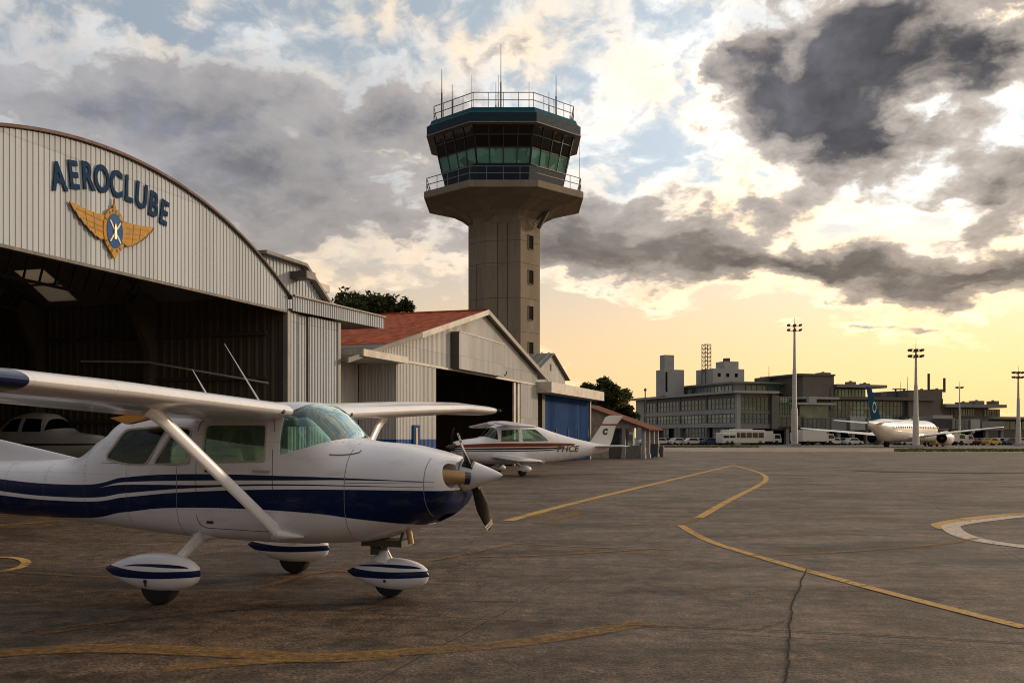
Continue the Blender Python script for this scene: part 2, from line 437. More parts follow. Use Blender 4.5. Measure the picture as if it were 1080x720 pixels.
    mid = g.vm('SCALE', g.mix(warm, (.40,.41,.45), (.50,.44,.39)), s=g.add(.5, g.mul(dvar, .5)))
    mid = g.mix(g.mul(lowf, .8), mid, g.mix(warm, (.44,.38,.345), (.50,.375,.25)))
    dark = g.vm('SCALE', g.mix(warm, (.275,.292,.35), (.108,.105,.116)), s=dvar)
    low2 = g.mr(el, .17, .29, .92, 0, smooth=True)
    dark = g.mix(low2, dark, g.vm('SCALE', g.mix(warm, (.29,.265,.245), (.205,.172,.142)), s=dvar))
    lit = g.mul(g.mr(pf, .25, .8, .82, 1.12), g.mr(nfine, .3, .7, .88, 1.12))                 # puffs catch more light on their crowns
    c = g.mix(g.mr(dens, -.20, .04, smooth=True), clear, g.vm('SCALE', thin, s=lit))
    c = g.mix(g.mr(dens, .07, .24, smooth=True), c, g.vm('SCALE', mid, s=lit))
    c = g.mix(g.mr(dens, .22, g.mr(warm, .2, .9, .75, .58), smooth=True), c, g.vm('SCALE', dark, s=g.m('POWER', lit, 1.8)))
    # glow of the hidden sun
    a, e = AE(1010, 150)
    uu = g.mul(g.sub(az, a), 2.6); vv = g.mul(g.sub(el, e), 4.5)
    glow = g.m('EXPONENT', g.mul(g.add(g.mul(uu,uu), g.mul(vv,vv)), -1.))
    gl = g.add(1.0, g.mul(glow, g.mr(dens, .0, .30, .65, .12)))
    c = g.vm('SCALE', c, s=gl)
    # upper sky dimmer, below the horizon brownish ground tone
    c = g.mix(g.mr(z, -.03, .0), (.10,.08,.065), c)
    # heavy evening overcast away from the sun
    dl = g.add(g.mul(x, math.sin(R(35))), g.mul(y, math.cos(R(35))))
    c = g.vm('SCALE', c, s=g.mr(dl, .15, -.55, 10.0, 5.0, smooth=True))
    g.set(bg.inputs[0], c)
    w.cycles.sampling_method = 'MANUAL'; w.cycles.sample_map_resolution = 1024
make_world()
vs = scene.view_settings
vs.view_transform = 'Standard'; vs.look = 'None'; vs.gamma = 1; vs.exposure = .14; vs.use_curve_mapping = False
scene.cycles.filter_width = 1.05
scene.cycles.max_bounces = 6; scene.cycles.diffuse_bounces = 3; scene.cycles.glossy_bounces = 3; scene.cycles.transparent_max_bounces = 16

# ------------------------------------------------------------------ ground
def ground_mat(name, base, alt, dark, joints=True, sc=1.0):
    m, g = new_mat(name)
    p = g.obj
    big = g.noise(p, .09*sc, 6, .6, .6); med = g.noise(p, .55*sc, 8, .65, .5); fin = g.noise(p, 5, 8, .7); grit = g.noise(p, 34, 3, .7)
    strk = g.noise(g.vm('MULTIPLY', p, (.35, 1.6, 1)), .7, 7, .62, .8)
    pat = g.noise(p, 1.7*sc, 8, .72, .8)
    c = g.mix(g.mr(big, .36, .64), base, alt)
    c = g.mix(g.mr(med, .46, .66, 0, .8), c, dark)
    c = g.mix(g.mr(strk, .50, .66, 0, .6), c, dark)
    c = g.mix(g.mr(strk, .47, .34, 0, .5), c, g.vm('SCALE', alt, s=1.45))
    c = g.mix(g.mr(pat, .54, .68, 0, .75), c, g.vm('SCALE', alt, s=1.55))
    c = g.mix(g.mr(pat, .44, .30, 0, .6), c, g.vm('SCALE', dark, s=.8))
    c = g.vm('SCALE', c, s=g.mr(fin, .36, .64, .42, 1.6))
    c = g.vm('SCALE', c, s=g.mr(grit, .37, .63, .40, 1.65))
    stain = g.noise(p, .23, 5, .5, 1.2)
    c = g.mix(g.mr(stain, .58, .68, 0, .65), c, g.vm('SCALE', dark, s=.5))
    h = g.add(g.mul(fin, .5), g.mul(grit, .5), g.mul(med, .8))
    if joints:
        ang = R(17.7)
        x, y, z = g.sep(p)
        u = g.add(g.mul(x, math.cos(ang)), g.mul(y, -math.sin(ang))); v = g.add(g.mul(x, math.sin(ang)), g.mul(y, math.cos(ang)))
        wob = g.mul(g.sub(g.noise(p, 1.3, 4), .5), .12)
        def joint(t, per, off): return g.m('ABSOLUTE', g.sub(g.m('FRACT', g.m('DIVIDE', g.add(t, off, wob), per)), .5))
        ju = g.mr(joint(u, 5.2, 5.45), 0, .0030, 1, 0); jv = g.mr(joint(v, 5.2, 4.75), 0, .0030, 1, 0)
        j = g.mul(g.m('MAXIMUM', ju, jv), g.mr(med, .36, .5, .25, 1))
        c = g.mix(g.mul(j, .85), c, (.012,.010,.008))
        h = g.sub(h, g.mul(j, .3))
        cr = g.n('ShaderNodeTexVoronoi', feature='DISTANCE_TO_EDGE'); cr.inputs['Scale'].default_value = .16
        g.set(cr.inputs['Vector'], g.vm('ADD', p, g.vm('SCALE', g.noise(p, .8, 6, .65, 0, col=True), s=1.6)))
        k = g.mul(g.mr(cr.outputs['Distance'], 0, .0035, 1, 0), g.mr(big, .44, .56))
        c = g.mix(g.mul(k, .7), c, (.016,.013,.011)); h = g.sub(h, g.mul(k, .6))
    pset(g, col=c, rough=g.mr(g.add(g.mul(strk,.5),g.mul(med,.5)), .3, .7,   .45, .75), spec=.24, normal=g.bump(h, .8, .03))
    return m
MAT['tarmac'] = ground_mat('old_concrete_tarmac', (.074,.046,.0285), (.104,.068,.043), (.029,.019,.0125))
MAT['apron'] = ground_mat('pale_far_apron', (.20,.155,.115), (.25,.195,.145), (.15,.115,.085), joints=False, sc=.4)
MAT['road'] = ground_mat('dark_service_road', (.075,.06,.05), (.09,.075,.06), (.05,.04,.035), joints=False, sc=.4)
def struct(name, pts, z, mat):
    mb = MB(); mb.poly([(x,y,z) for x,y in pts]); return mb.build(name, mat, kind='structure')
gm = MB()
gm.poly([(-2500,-600,0),(2500,-600,0),(2500,4500,0),(-2500,4500,0)])
gm.build('tarmac_ground', MAT['tarmac'], kind='structure')
struct('apron', [(5,118),(60,104),(190,96),(420,120),(420,152),(160,150),(60,158),(18,160),(8,140)], .004, MAT['apron'])
struct('service_road', [(-40,178),(60,168),(420,160),(420,420),(-60,420)], .004, MAT['road'])
# grass verges
m, g = new_mat('grass_blades'); geo = g.n('ShaderNodeNewGeometry').outputs['Random Per Island']
pset(g, col=g.mix(geo, (.075,.075,.022), (.20,.165,.05)), rough=.8); MAT['grass'] = m
def verge(pts_fn, n, name='grass'):
    mb = MB()
    for i in range(n):
        x, y = pts_fn(); a = random.random()*math.pi; hgt = random.uniform(.05,.16); w = random.uniform(.12,.34)
        dx, dy = math.cos(a)*w, math.sin(a)*w; lx, ly = random.uniform(-.15,.15), random.uniform(-.15,.15)
        v = [mb.v((x-dx,y-dy,0)), mb.v((x+dx,y+dy,0)), mb.v((x+lx,y+ly,hgt))]; mb.f(v)
    return mb.build(name, MAT['grass'], kind='stuff', fix=False)
def q1():
    t = random.random(); y = 156+random.random()*24; return y*(.132+t*.115), y
def q2():
    t = random.random(); y = 110+random.random()*27; return y*(.385+t*.32), y
verge(q1, 9000); verge(q2, 16000)
struct('verge_soil', [(20.6,156),(38.5,156),(44.5,180),(23.8,180)], .008, M_plain('verge_soil', (.075,.075,.025), .95, var=.5, scale=.6))
struct('verge_soil', [(42.4,110),(77.5,110),(96.6,137),(52.8,137)], .008, bpy.data.materials['verge_soil'])

# painted lines
def M_paint(name, col, wear=.5, dens=.5):
    m, g = new_mat(name)
    p = g.obj
    n1 = g.noise(p, .8, 8, .72, .6); n2 = g.noise(p, 14, 5, .75)
    pset(g, col=g.vm('SCALE', col, s=g.mr(n2, .35, .65, .6, 1.2)), rough=.8, spec=.15)
    sp = .07 if wear < 1 else .13
    keep = g.mr(g.add(g.mul(n1, .55), g.mul(n2, .45)), dens-sp, dens+sp, 0, min(1, 1.15-wear*.25))
    tr = g.n('ShaderNodeBsdfTransparent'); mx = g.n('ShaderNodeMixShader')
    g.set(mx.inputs[0], keep); g.nt.links.new(tr.outputs[0], mx.inputs[1]); g.nt.links.new(g.p.outputs[0], mx.inputs[2]); g.nt.links.new(mx.outputs[0], g.out.inputs[0])
    return m
MAT['yline'] = M_paint('yellow_line_paint', (.47,.29,.10), .5, .41)
MAT['yfaint'] = M_paint('worn_yellow_line_paint', (.27,.155,.052), 1.5, .472)
MAT['wline'] = M_paint('white_line_paint', (.52,.45,.37), .5, .40)
MAT['sealed'] = M_paint('tar_sealed_crack', (.010,.008,.007), .6, .38)
_lz = [.006]
def line(pts, w, mat, name='yellow_line', px=True, smooth=True, w1=None):
    P = [Vector((*gnd(*p), 0)) if px else Vector((*p, 0)) for p in pts]
    if smooth and len(P) > 2:
        Q = []
        for i in range(len(P)-1):
            p0, p1, p2, p3 = P[max(i-1,0)], P[i], P[i+1], P[min(i+2,len(P)-1)]
            for k in range(8):
                u = k/8; Q.append(.5*((2*p1)+(-p0+p2)*u+(2*p0-5*p1+4*p2-p3)*u*u+(-p0+3*p1-3*p2+p3)*u**3))
        P = Q+[P[-1]]
    mb = MB(); L = []
    z = _lz[0]; _lz[0] += .00012
    for i, p in enumerate(P):
        d = (P[min(i+1,len(P)-1)]-P[max(i-1,0)]).normalized(); nrm = Vector((-d.y, d.x, 0))
        ww = w + ((w1 or w)-w)*i/(len(P)-1)
        L.append((mb.v(p+nrm*ww/2+Vector((0,0,z))), mb.v(p-nrm*ww/2+Vector((0,0,z)))))
    for a, b in zip(L, L[1:]): mb.f([a[0],a[1],b[1],b[0]])
    return mb.build(name, MAT[mat], kind='structure')
line([(536,549),(640,522),(774,490.5)], .24, 'yline')
line([(560,545),(600,537),(610,540),(578,549)], .28, 'yfaint')
line([(774,490.5),(797,497),(807,502),(806,508),(790,517),(770,527),(737,546)], .19, 'yline')
line([(738,545.6),(727,550.5),(718,554)], .14, 'yfaint')
line([(718,554),(731,562),(752,572),(790,584),(852,602),(960,631),(1082,662)], .145, 'yline')
line([(1130,538),(1080,541.5),(1030,546),(1000,551),(992,553.5),(1000,558)], .34, 'yline')
line([(1130,541),(1080,544),(1035,549),(1008,553),(1003,556),(1012,563),(1035,570),(1080,576.5),(1130,583)], .32, 'wline', 'white_line')
line([(1032,567.5),(990,574),(930,579),(850,584),(780,586)], .14, 'yfaint')
line([(540,573),(620,577),(720,580)], .10, 'yfaint')
line([(470,588),(580,585),(700,578)], .12, 'yfaint')
line([(640,531),(700,535),(752,537)], .22, 'yfaint')
line([(540,529),(650,530.5)], .2, 'yfaint')
line([(560,551),(640,553),(715,554)], .14, 'yfaint')
line([(800,511),(850,509)], .3, 'yfaint')
line([(-30,557),(65,548.5)], .22, 'yfaint')
line([(-20,588),(12,588),(27,592),(22,598),(0,603),(-30,606)], .12, 'yline')
line([(0,602),(60,606),(115,609)], .10, 'yfaint')
line([(270,622),(330,605),(400,598),(450,592),(540,574)], .10, 'yfaint')
line([(300,598),(420,607)], .10, 'yfaint')
line([(-20,690),(100,684),(230,688),(330,694),(420,690)], .30, 'yfaint')
line([(38,668),(80,662),(130,652)], .20, 'yfaint')
line([(170,706),(250,699),(360,692),(480,684),(570,675),(684,656)], .20, 'yfaint', w1=.26)
rr = random.Random(4)
crk = []
for k in range(41):
    u = k/40; x, y = 852-32*u-6*math.sin(u*5), 600+122*u
    crk.append((x+rr.uniform(-1.6,1.6), y))
line(crk, .017, 'sealed', 'sealed_crack', smooth=False)
line([(838+rr.uniform(-1,1)-k*3.4, 652+k*1.1+rr.uniform(-.5,.5)) for k in range(14)], .008, 'sealed', 'sealed_crack', smooth=False)
line([(832+rr.uniform(-1,1)+k*4.6, 676+k*.9+rr.uniform(-.5,.5)) for k in range(16)], .008, 'sealed', 'sealed_crack', smooth=False)
line([(640,659),(760,663),(900,669),(1090,679)], .022, 'sealed', 'sealed_crack')
line([(20,668),(300,640),(560,634)], .02, 'sealed', 'sealed_crack')
line([(905,496.5),(960,498),(1090,499)], .9, 'sealed', 'tar_patch')

# ------------------------------------------------------------------ aircraft builder
def ring_pts(sec, t, off=0., n=64):
    zb, zc, zt, w, nt_, nb = sec
    zb += off; zt -= off; w -= off
    out = []
    for k in range(n):
        a = 2*math.pi*(k+.5)/n; c, s = math.cos(a), math.sin(a)
        e = nt_ if s > 0 else nb
        y = w*math.copysign(abs(c)**(2/e), c)
        z = zc + ((zt-zc) if s > 0 else (zc-zb))*math.copysign(abs(s)**(2/e), s)
        out.append((t, y, z))
    return out
def hull(mb, tab, off=0., step=.06, t0=None, t1=None):
    t0 = tab[0][0] if t0 is None else t0; t1 = tab[-1][0] if t1 is None else t1
    ts = [t0]; n = int((t1-t0)/step)
    ts = [t0+(t1-t0)*i/n for i in range(n+1)]
    mb.loft([ring_pts(interp(tab, t), t, off) for t in ts])
def apply_bool(o, cutters, op='DIFFERENCE'):
    for c in cutters:
        md = o.modifiers.new('b', 'BOOLEAN'); md.operation = op; md.object = c; md.solver = 'EXACT'
    bpy.context.view_layer.update()
    dg = bpy.context.evaluated_depsgraph_get()
    me = bpy.data.meshes.new_from_object(o.evaluated_get(dg))
    o.modifiers.clear(); o.data = me
    return o
def round_poly(pts, r=.05, n=5):
    out = []; N = len(pts)
    for i in range(N):
        p0, p, p1 = Vector(pts[i-1]), Vector(pts[i]), Vector(pts[(i+1)%N])
        a, b = (p0-p), (p1-p); rr = min(r, a.length*.45, b.length*.45)
        A, B = p+a.normalized()*rr, p+b.normalized()*rr
        for k in range(n+1):
            u = k/n; out.append(tuple((1-u)**2*A+2*u*(1-u)*p+u*u*B))
    return out
def grow(pts, d):
    c = Vector((sum(p[0] for p in pts)/len(pts), sum(p[1] for p in pts)/len(pts)))
    return [tuple(Vector(p)+(Vector(p)-c).normalized()*d) for p in pts]
def side_cut(poly, y0, y1):
    mb = MB(); mb.prism(poly, lambda u,v,w: (u,w,v), y0, y1)
    o = mb.build('cutter', MAT['white']); return o
def foil(n=14, th=.12):
    """closed aerofoil, chord fraction x (0 leading edge), y"""
    up, lo = [], []
    for i in range(n+1):
        x = .5*(1-math.cos(math.pi*i/n))
        yt = 5*th*(.2969*math.sqrt(x)-.126*x-.3516*x*x+.2843*x**3-.1036*x**4)
        cm = .02*4*x*(1-x)
        up.append((x, cm+yt*1.0)); lo.append((x, cm-yt))
    return up, lo
def foil_part(x0, x1, th=.12, n=18):
    up, lo = foil(40, th)
    def s(tab, x):
        for a, b in zip(tab, tab[1:]):
            if a[0] <= x <= b[0]: return a[1]+(b[1]-a[1])*(x-a[0])/max(1e-9, b[0]-a[0])
        return tab[-1][1]
    xs = [x0+(x1-x0)*(.5*(1-math.cos(math.pi*i/n))) for i in range(n+1)] if x0 == 0 else [x0+(x1-x0)*i/6 for i in range(7)]
    return [(x, s(up,x)) for x in xs] + [(x, s(lo,x)) for x in reversed(xs) if not (x == 0)]
def wing_mesh(mb, stations, x0, x1, sgn, th=.125, tip=0, inc=0.035):
    """stations: (s, le_t, chord, z)"""
    prof = foil_part(x0, x1, th); rings = []
    st = list(stations)
    for s, le, ch, z in st: rings.append([(le-x*ch, sgn*s, z+(y-inc*x)*ch) for x, y in prof])
    if tip:
        s, le, ch, z = st[-1]
        for k in (.35,.62,.82,.94,1.0):
            q = math.sqrt(max(.0, 1-k*k))*.97+.03
            rings.append([(le-(.06*(1-q))-(x*(1-.22*(1-q))+.0)*ch, sgn*(s+tip*k), z+(y*q-inc*x)*ch+.012*(1-q)) for x, y in prof])
    mb.loft(rings)
def lerp_st(st, s):
    for a, b in zip(st, st[1:]):
        if a[0] <= s <= b[0]:
            u = (s-a[0])/(b[0]-a[0]); return tuple(a[i]+(b[i]-a[i])*u for i in range(4))
    return st[-1]
def livery(name, bands, span, white=(.75,.75,.82), navy=(.006,.012,.045), zcoord=2, thr=None):
    """bands: list of (colour, [(t, top, bottom)...]); the painted lines follow the fuselage"""
    m, g = new_mat(name)
    x, y, z = g.sep(g.obj)
    lo, hi = span
    u = g.mr(x, lo, hi)
    c = white; tot = 0.0
    n1 = g.noise(g.obj, 2.2, 6, .6)
    c = g.vm('SCALE', white, s=g.mr(n1, .3, .7, .94, 1.05))
    for colr, tab in bands:
        es = []
        for k in (1, 2):
            zs = [r[k] for r in tab]; mn, mx = min(zs)-.05, max(zs)+.05
            fc = g.n('ShaderNodeFloatCurve'); cv = fc.mapping.curves[0]
            pts = [((r[0]-lo)/(hi-lo), (r[k]-mn)/(mx-mn)) for r in tab]
            while len(cv.points) < len(pts): cv.points.new(.5, .5)
            for p, q in zip(cv.points, pts): p.location = q; p.handle_type = 'AUTO'
            fc.mapping.update()
            g.set(fc.inputs['Value'], u)
            es.append(g.add(g.mul(fc.outputs[0], mx-mn), mn))
        msk = g.mul(g.mr(g.sub(es[0], z), -.0015, .0015), g.mr(g.sub(z, es[1]), -.0015, .0015))
        msk = g.mul(msk, g.m('GREATER_THAN', x, tab[0][0]), g.m('LESS_THAN', x, tab[-1][0]))
        c = g.mix(msk, c, colr); tot = g.m('MAXIMUM', tot, msk)
    spk = g.noise(g.vm('MULTIPLY', g.obj, (.6,1,2.5)), 3.5, 7, .7)
    c = g.mix(g.mr(spk, .54, .78, 0, .38), c, (.17,.14,.11))
    dd = g.mul(g.m('ABSOLUTE', g.sub(g.m('FRACT', g.mul(x, 1.55)), .5)), 1/1.55)
    aft = g.m('MAXIMUM', g.m('LESS_THAN', x, -.4), g.m('GREATER_THAN', x, 3.9))
    seam = g.mul(g.mr(dd, .0015, .0035, 1, 0), aft)
    rv = g.mul(g.mr(g.m('ABSOLUTE', g.sub(dd, .020)), .003, .005, 1, 0), g.m('LESS_THAN', g.m('FRACT', g.mul(z, 24)), .35), aft)
    zz = g.mul(g.m('ABSOLUTE', g.sub(g.m('FRACT', g.mul(z, 2.9)), .5)), 1/2.9)
    rv2 = g.mul(g.mr(zz, .003, .005, 1, 0), g.m('LESS_THAN', g.m('FRACT', g.mul(x, 22)), .35), g.m('LESS_THAN', x, 1.6))
    c = g.mix(g.mul(g.m('MAXIMUM', seam, g.mul(g.m('MAXIMUM', rv, rv2), .8)), .55), c, (.10,.09,.085))
    pset(g, col=c, rough=g.mr(n1, .3, .7, .28, .38), coat=g.mul(g.sub(1.0, g.mul(tot, .75)), .28), coatr=.12, spec=g.sub(.38, g.mul(tot, .26)), normal=g.bump(g.noise(g.vm('MULTIPLY', g.obj, (1,1,.8)), 3.2, 3, .5), .10, .05))
    return m
def spinner_prof(r, L): return [(0.001, L)]+[(r*math.sin(math.acos(1-k))**.92 if 0 else r*(1-(1-k)**1.65), L*(1-k)) for k in (.03,.08,.15,.25,.4,.6,.8,1.0)]
def blade_mesh(mb, hub, length, ang, ax=1, w=.15):
    """a twisted propeller blade in the plane across the nose; ang measured from +z towards +y"""
    d = Vector((0, math.sin(ang), math.cos(ang))); e = Vector((0, math.cos(ang), -math.sin(ang)))
    rings = []
    for k in range(15):
        u = k/14; r = .10+u*(length-.10)
        tw = -R(58-44*u); ch = w*(.50+.9*u-.0*u if u < .5 else .95-.75*(u-.5)**1.6*2)*(1 if u < .97 else .62)
        th = .05*(1-.85*u)+.004
        a = Vector((1,0,0))*math.sin(tw)+e*math.cos(tw); nn = d.cross(a)
        rings.append([Vector(hub)+d*r+a*(ch*.5*math.cos(q))+nn*(th*.5*math.sin(q)) for q in (2*math.pi*j/12 for j in range(12))])
    mb.loft(rings)

def build_trainer():
    root = thing('light_aircraft', 'white high-wing light aircraft with navy stripes and wheel fairings, nearest on the tarmac', 'aircraft', (-2.965,10.65,0), -R(20.4))
    NV = (.003,.012,.062)
    tab = [ # t, zbottom, zmid, ztop, half width, top exponent, bottom exponent
        (-5.45,1.08,1.18,1.27,.04,2,2), (-4.5,.90,1.10,1.30,.15,2.1,2.1), (-3.2,.70,1.03,1.325,.29,2.1,2.3), (-2.2,.655,1.03,1.355,.385,2.2,2.6),
        (-1.95,.645,1.04,1.395,.41,2.3,2.8), (-1.75,.635,1.05,1.50,.435,2.4,3.0), (-1.5,.625,1.07,1.675,.475,2.7,3.2), (-1.2,.60,1.08,1.825,.515,3.1,3.4), (-.9,.58,1.08,1.905,.54,3.3,3.5),
        (-.6,.56,1.09,1.95,.555,3.5,3.6), (0,.535,1.09,1.965,.575,3.7,3.7), (.9,.52,1.09,1.965,.58,3.7,3.6), (1.12,.525,1.09,1.94,.58,3.5,3.4),
        (1.22,.53,1.09,1.87,.58,3.3,3.3), (1.36,.535,1.09,1.74,.578,2.9,3.2), (1.52,.545,1.09,1.60,.575,2.5,3.0), (1.68,.56,1.09,1.565,.57,2.45,2.9),
        (2.1,.67,1.11,1.53,.545,2.4,2.6), (2.4,.775,1.14,1.47,.50,2.35,2.4), (2.55,.86,1.17,1.43,.455,2.3,2.3), (2.63,.94,1.20,1.405,.40,2.2,2.2), (2.665,1.02,1.22,1.38,.33,2.1,2.1)]
    A = [(-5.45,1.25,1.19),(-4.4,1.20,1.12),(-3.2,1.135,1.06),(-1.75,1.085,1.035),(-1.0,1.18,1.128),(0,1.228,1.162),(1,1.222,1.178),(1.8,1.207,1.190),(2.55,1.182,1.178)]
    B = [(-5.45,1.19,1.12),(-4.4,1.13,1.07),(-3.2,1.075,1.00),(-1.75,1.040,.945),(-1.0,1.102,1.012),(0,1.116,1.088),(1,1.142,1.127),(1.8,1.140,1.131),(2.55,1.131,1.128)]
    C = [(-5.45,1.08,.95),(-4.4,1.02,.83),(-3.2,.952,.70),(-1.75,.903,.715),(-1.0,.970,.812),(0,1.052,.885),(1,1.090,.876),(1.8,1.100,.815),(2.3,1.100,.755),(2.75,1.095,.68)]
    lv = livery('white_paint_navy_stripes', [(NV,A),(NV,B),(NV,C)], (-5.6,2.8))
    # --- hollow fuselage with cut windows
    door_w = [(.03,1.345),(.77,1.365),(.76,1.725),(.04,1.725)]
    rear_w = [(-1.29,1.375),(-1.05,1.675),(-.44,1.715),(-.70,1.315),(-1.0,1.325)]
    rear_q = [(-.60,1.325),(-.34,1.700),(-.15,1.680),(-.14,1.335)]
    wscr = [(.935,1.425),(1.25,1.505),(1.50,1.590),(1.70,1.61),(2.0,1.75),(1.5,2.15),(1.17,2.15),(1.085,1.935),(1.03,1.885),(.935,1.83)]
    back = [(-1.27,1.84),(-1.36,1.62),(-1.80,1.44),(-2.2,1.55),(-1.6,2.1)]
    cuts = []
    holes = [('window', round_poly(door_w,.05)), ('window', round_poly(rear_w,.07)), ('window', round_poly(rear_q,.04))]
    mb = MB(); hull(mb, tab); outer = mb.build('fuselage', lv)
    mb = MB(); hull(mb, tab, .035, t0=-2.6, t1=1.95); inner = mb.build('cutter', MAT['liner'])
    cs = [inner] + [side_cut(p, -1, 1) for _, p in holes] + [side_cut(wscr, -1, 1), side_cut(back, -1, 1)]
    # cowl inlets: two ovals each side of the spinner and a chin scoop
    for s in (-1, 1):
        mb = MB(); mb.lathe([(.001,-.16),(.07,-.155),(.105,-.10),(.115,0),(.125,.2),(.001,.2)], (2.60, s*.285, 1.235), 'x', 24)
        c = mb.build('cutter', MAT['blackish']); cs.append(c)
    mb = MB(); mb.box(2.33,2.9,-.16,.16,.72,.86); cs.append(mb.build('cutter', MAT['blackish']))
    apply_bool(outer, cs); fus = outer
    fus.data.materials.clear(); fus.data.materials.append(lv)
    fus.data.polygons.foreach_set('use_smooth', [True]*len(fus.data.polygons)); fus.data.set_sharp_from_angle(angle=R(32)); fus.parent = root
    for c in cs: bpy.data.objects.remove(c)
    # --- panes: the hull's own skin, set in a little, cut to each opening
    def pane(name, poly, mat, ymin, ymax, parent):
        mb = MB(); hull(mb, tab, .008, t0=-2.4, t1=2.2); o = mb.build(name, mat)
        mb = MB(); hull(mb, tab, .014, t0=-2.45, t1=2.25); i = mb.build('cutter', mat)
        c = side_cut(poly, ymin, ymax)
        apply_bool(o, [i]); apply_bool(o, [c], 'INTERSECT')
        o.data.materials.clear(); o.data.materials.append(mat)
        o.data.polygons.foreach_set('use_smooth', [True]*len(o.data.polygons)); o.data.set_sharp_from_angle(angle=R(32))
        for q in (i, c): bpy.data.objects.remove(q)
        o.parent = parent; return o
    for nm, p in holes:
        for a, b in ((-1,-.2),(.2,1)): pane('window', grow(p,.012), MAT['acglass'], a, b, fus)
    pane('windshield', grow(wscr,.010), MAT['wsglass'], -1, 1, root)
    pane('rear_window', grow(back,.012), MAT['acglass'], -1, 1, root)
    # thin rubber frames round the near windows
    for nm, p in holes:
        for s in (-1, 1):
            mb = MB(); pp = grow(p, .006)
            def srf(t, z):
                sec = interp(tab, t); zb, zc, zt, w, en, eb = sec
                f = (z-zc)/((zt-zc) if z > zc else (zc-zb)); e = en if z > zc else eb
                return w*(max(0, 1-abs(f)**e))**(1/e)
            pts = [(t, s*(srf(t,z)+.002), z) for t, z in pp]
            n = len(pts); rr = [[Vector(p)+Vector(q) for q in ((-.010,0,-.010),(.010,0,-.010),(.009,s*.006,.009),(-.009,s*.006,.009))] for p in pts]
            mb.loft(rr+[rr[0]], False, False)
            mb.build('window_trim', MAT['trim'], fus)
    def surf(t, z):
        zb, zc, zt, w, en, eb = interp(tab, t)
        f = (z-zc)/((zt-zc) if z > zc else (zc-zb)); e = en if z > zc else eb
        return w*(max(0, 1-abs(f)**e))**(1/e)
    # panel seams, door outline, hinges, handles on both sides
    def seam(pts, s, w=.005): return [(t, s*(surf(t,z)+.0006), z) for t, z in pts], w
    def dense(pts, n=10):
        o = []
        for a, b in zip(pts, pts[1:]):
            for k in range(n): o.append((a[0]+(b[0]-a[0])*k/n, a[1]+(b[1]-a[1])*k/n))
        return o+[pts[-1]]
    for s in (-1, 1):
        dr = MB()
        outline = round_poly([(-.055,.68),(.86,.66),(.86,1.80),(-.055,1.80)], .12)
        for a, b in zip(outline, outline[1:]+outline[:1]):
            d = dense([a,b], 4); pts, w = seam(d, s)
            dr.loft([[Vector(p)+Vector(q) for q in ((-.003,0,-.003),(.003,0,-.003),(.003,s*.001,.003),(-.003,s*.001,.003))] for p in pts])
        door = dr.build('door_seam', MAT['blackrub'], fus)
        for path in ([(1.66,.60),(1.66,1.54)], [(-.30,.60),(-.30,1.30)], [(2.46,.84),(2.46,1.40)], [(-.24,1.31),(-1.35,1.33)], [(1.66,1.16),(2.46,1.18)]):
            pts, w = seam(dense(path, 14), s); sm = MB()
            sm.loft([[Vector(p)+Vector(q) for q in ((-.003,0,-.003),(.003,0,-.003),(.003,s*.001,.003),(-.003,s*.001,.003))] for p in pts]); sm.build('panel_seam', MAT['greytrim'], fus)
        for t, z in ((.10,1.26),(.10,.74),(.78,.735)):
            hb = MB(); y = s*(surf(t,z)+.008); hb.bar((t-.035,y,z), (t+.035,y,z), .02, .025); hb.build('hinge', MAT['blackrub'], fus)
        hd = MB(); y = s*(surf(.74,1.265)+.016); hd.bar((.64,y,1.268),(.83,y,1.262), .018, .022); hd.bar((.66,y*.97,1.267),(.66,y,1.267),.02); hd.build('door_handle', MAT['alu'], fus)
        # wavy antenna line in front of the windshield
    # --- interior
    mb = MB(); mb.box(-1.1,1.2,-.33,.33,.68,.72); mb.build('cabin_floor', MAT['panel'], root)
    mb = MB(); mb.prism([(1.30,.72),(1.46,.72),(1.46,1.50),(1.20,1.50),(1.16,1.40)], lambda u,v,w:(u,w,v), -.44, .44); mb.build('instrument_panel', MAT['panel'], root)
    def seat(x, y, w, mat):
        mb = MB()
        mb.hexa([(x-.22,y-w/2,.92),(x+.28,y-w/2,.95),(x+.28,y+w/2,.95),(x-.22,y+w/2,.92),(x-.22,y-w/2,1.03),(x+.28,y-w/2,1.07),(x+.28,y+w/2,1.07),(x-.22,y+w/2,1.03)])
        mb.hexa([(x-.26,y-w/2,.92),(x-.14,y-w/2,.95),(x-.14,y+w/2,.95),(x-.26,y+w/2,.92),(x-.40,y-w/2+.05,1.50),(x-.30,y-w/2+.05,1.52),(x-.30,y+w/2-.05,1.52),(x-.40,y+w/2-.05,1.50)])
        mb.box(x-.2,x+.25,y-w/2+.05,y+w/2-.05,.72,.93)
        o = mb.build('seat', mat, root)
        b = o.modifiers.new('soft','BEVEL'); b.width = .04; b.segments = 3
        return o
    seat(.45,-.26,.42,MAT['seat']); seat(.45,.26,.42,MAT['seat']); seat(-.62,0,.92,MAT['seatlight'])
    for s in (-.26,.26):
        mb = MB(); mb.tube([(1.2,s,1.28),(1.05,s,1.30)],.015,8); mb.bar((1.05,s-.13,1.36),(1.05,s-.1,1.24),.025); mb.bar((1.05,s+.13,1.36),(1.05,s+.1,1.24),.025); mb.bar((1.05,s-.12,1.26),(1.05,s+.12,1.26),.03); mb.build('control_yoke', MAT['blackrub'], root)
    # --- wings
    NB = (.003,.012,.062)
    m, g = new_mat('white_wing_paint_navy_tip')
    x, y, z = g.sep(g.obj)
    msk = g.m('MAXIMUM', g.m('LESS_THAN', y, -3.70), g.m('GREATER_THAN', y, 5.42))
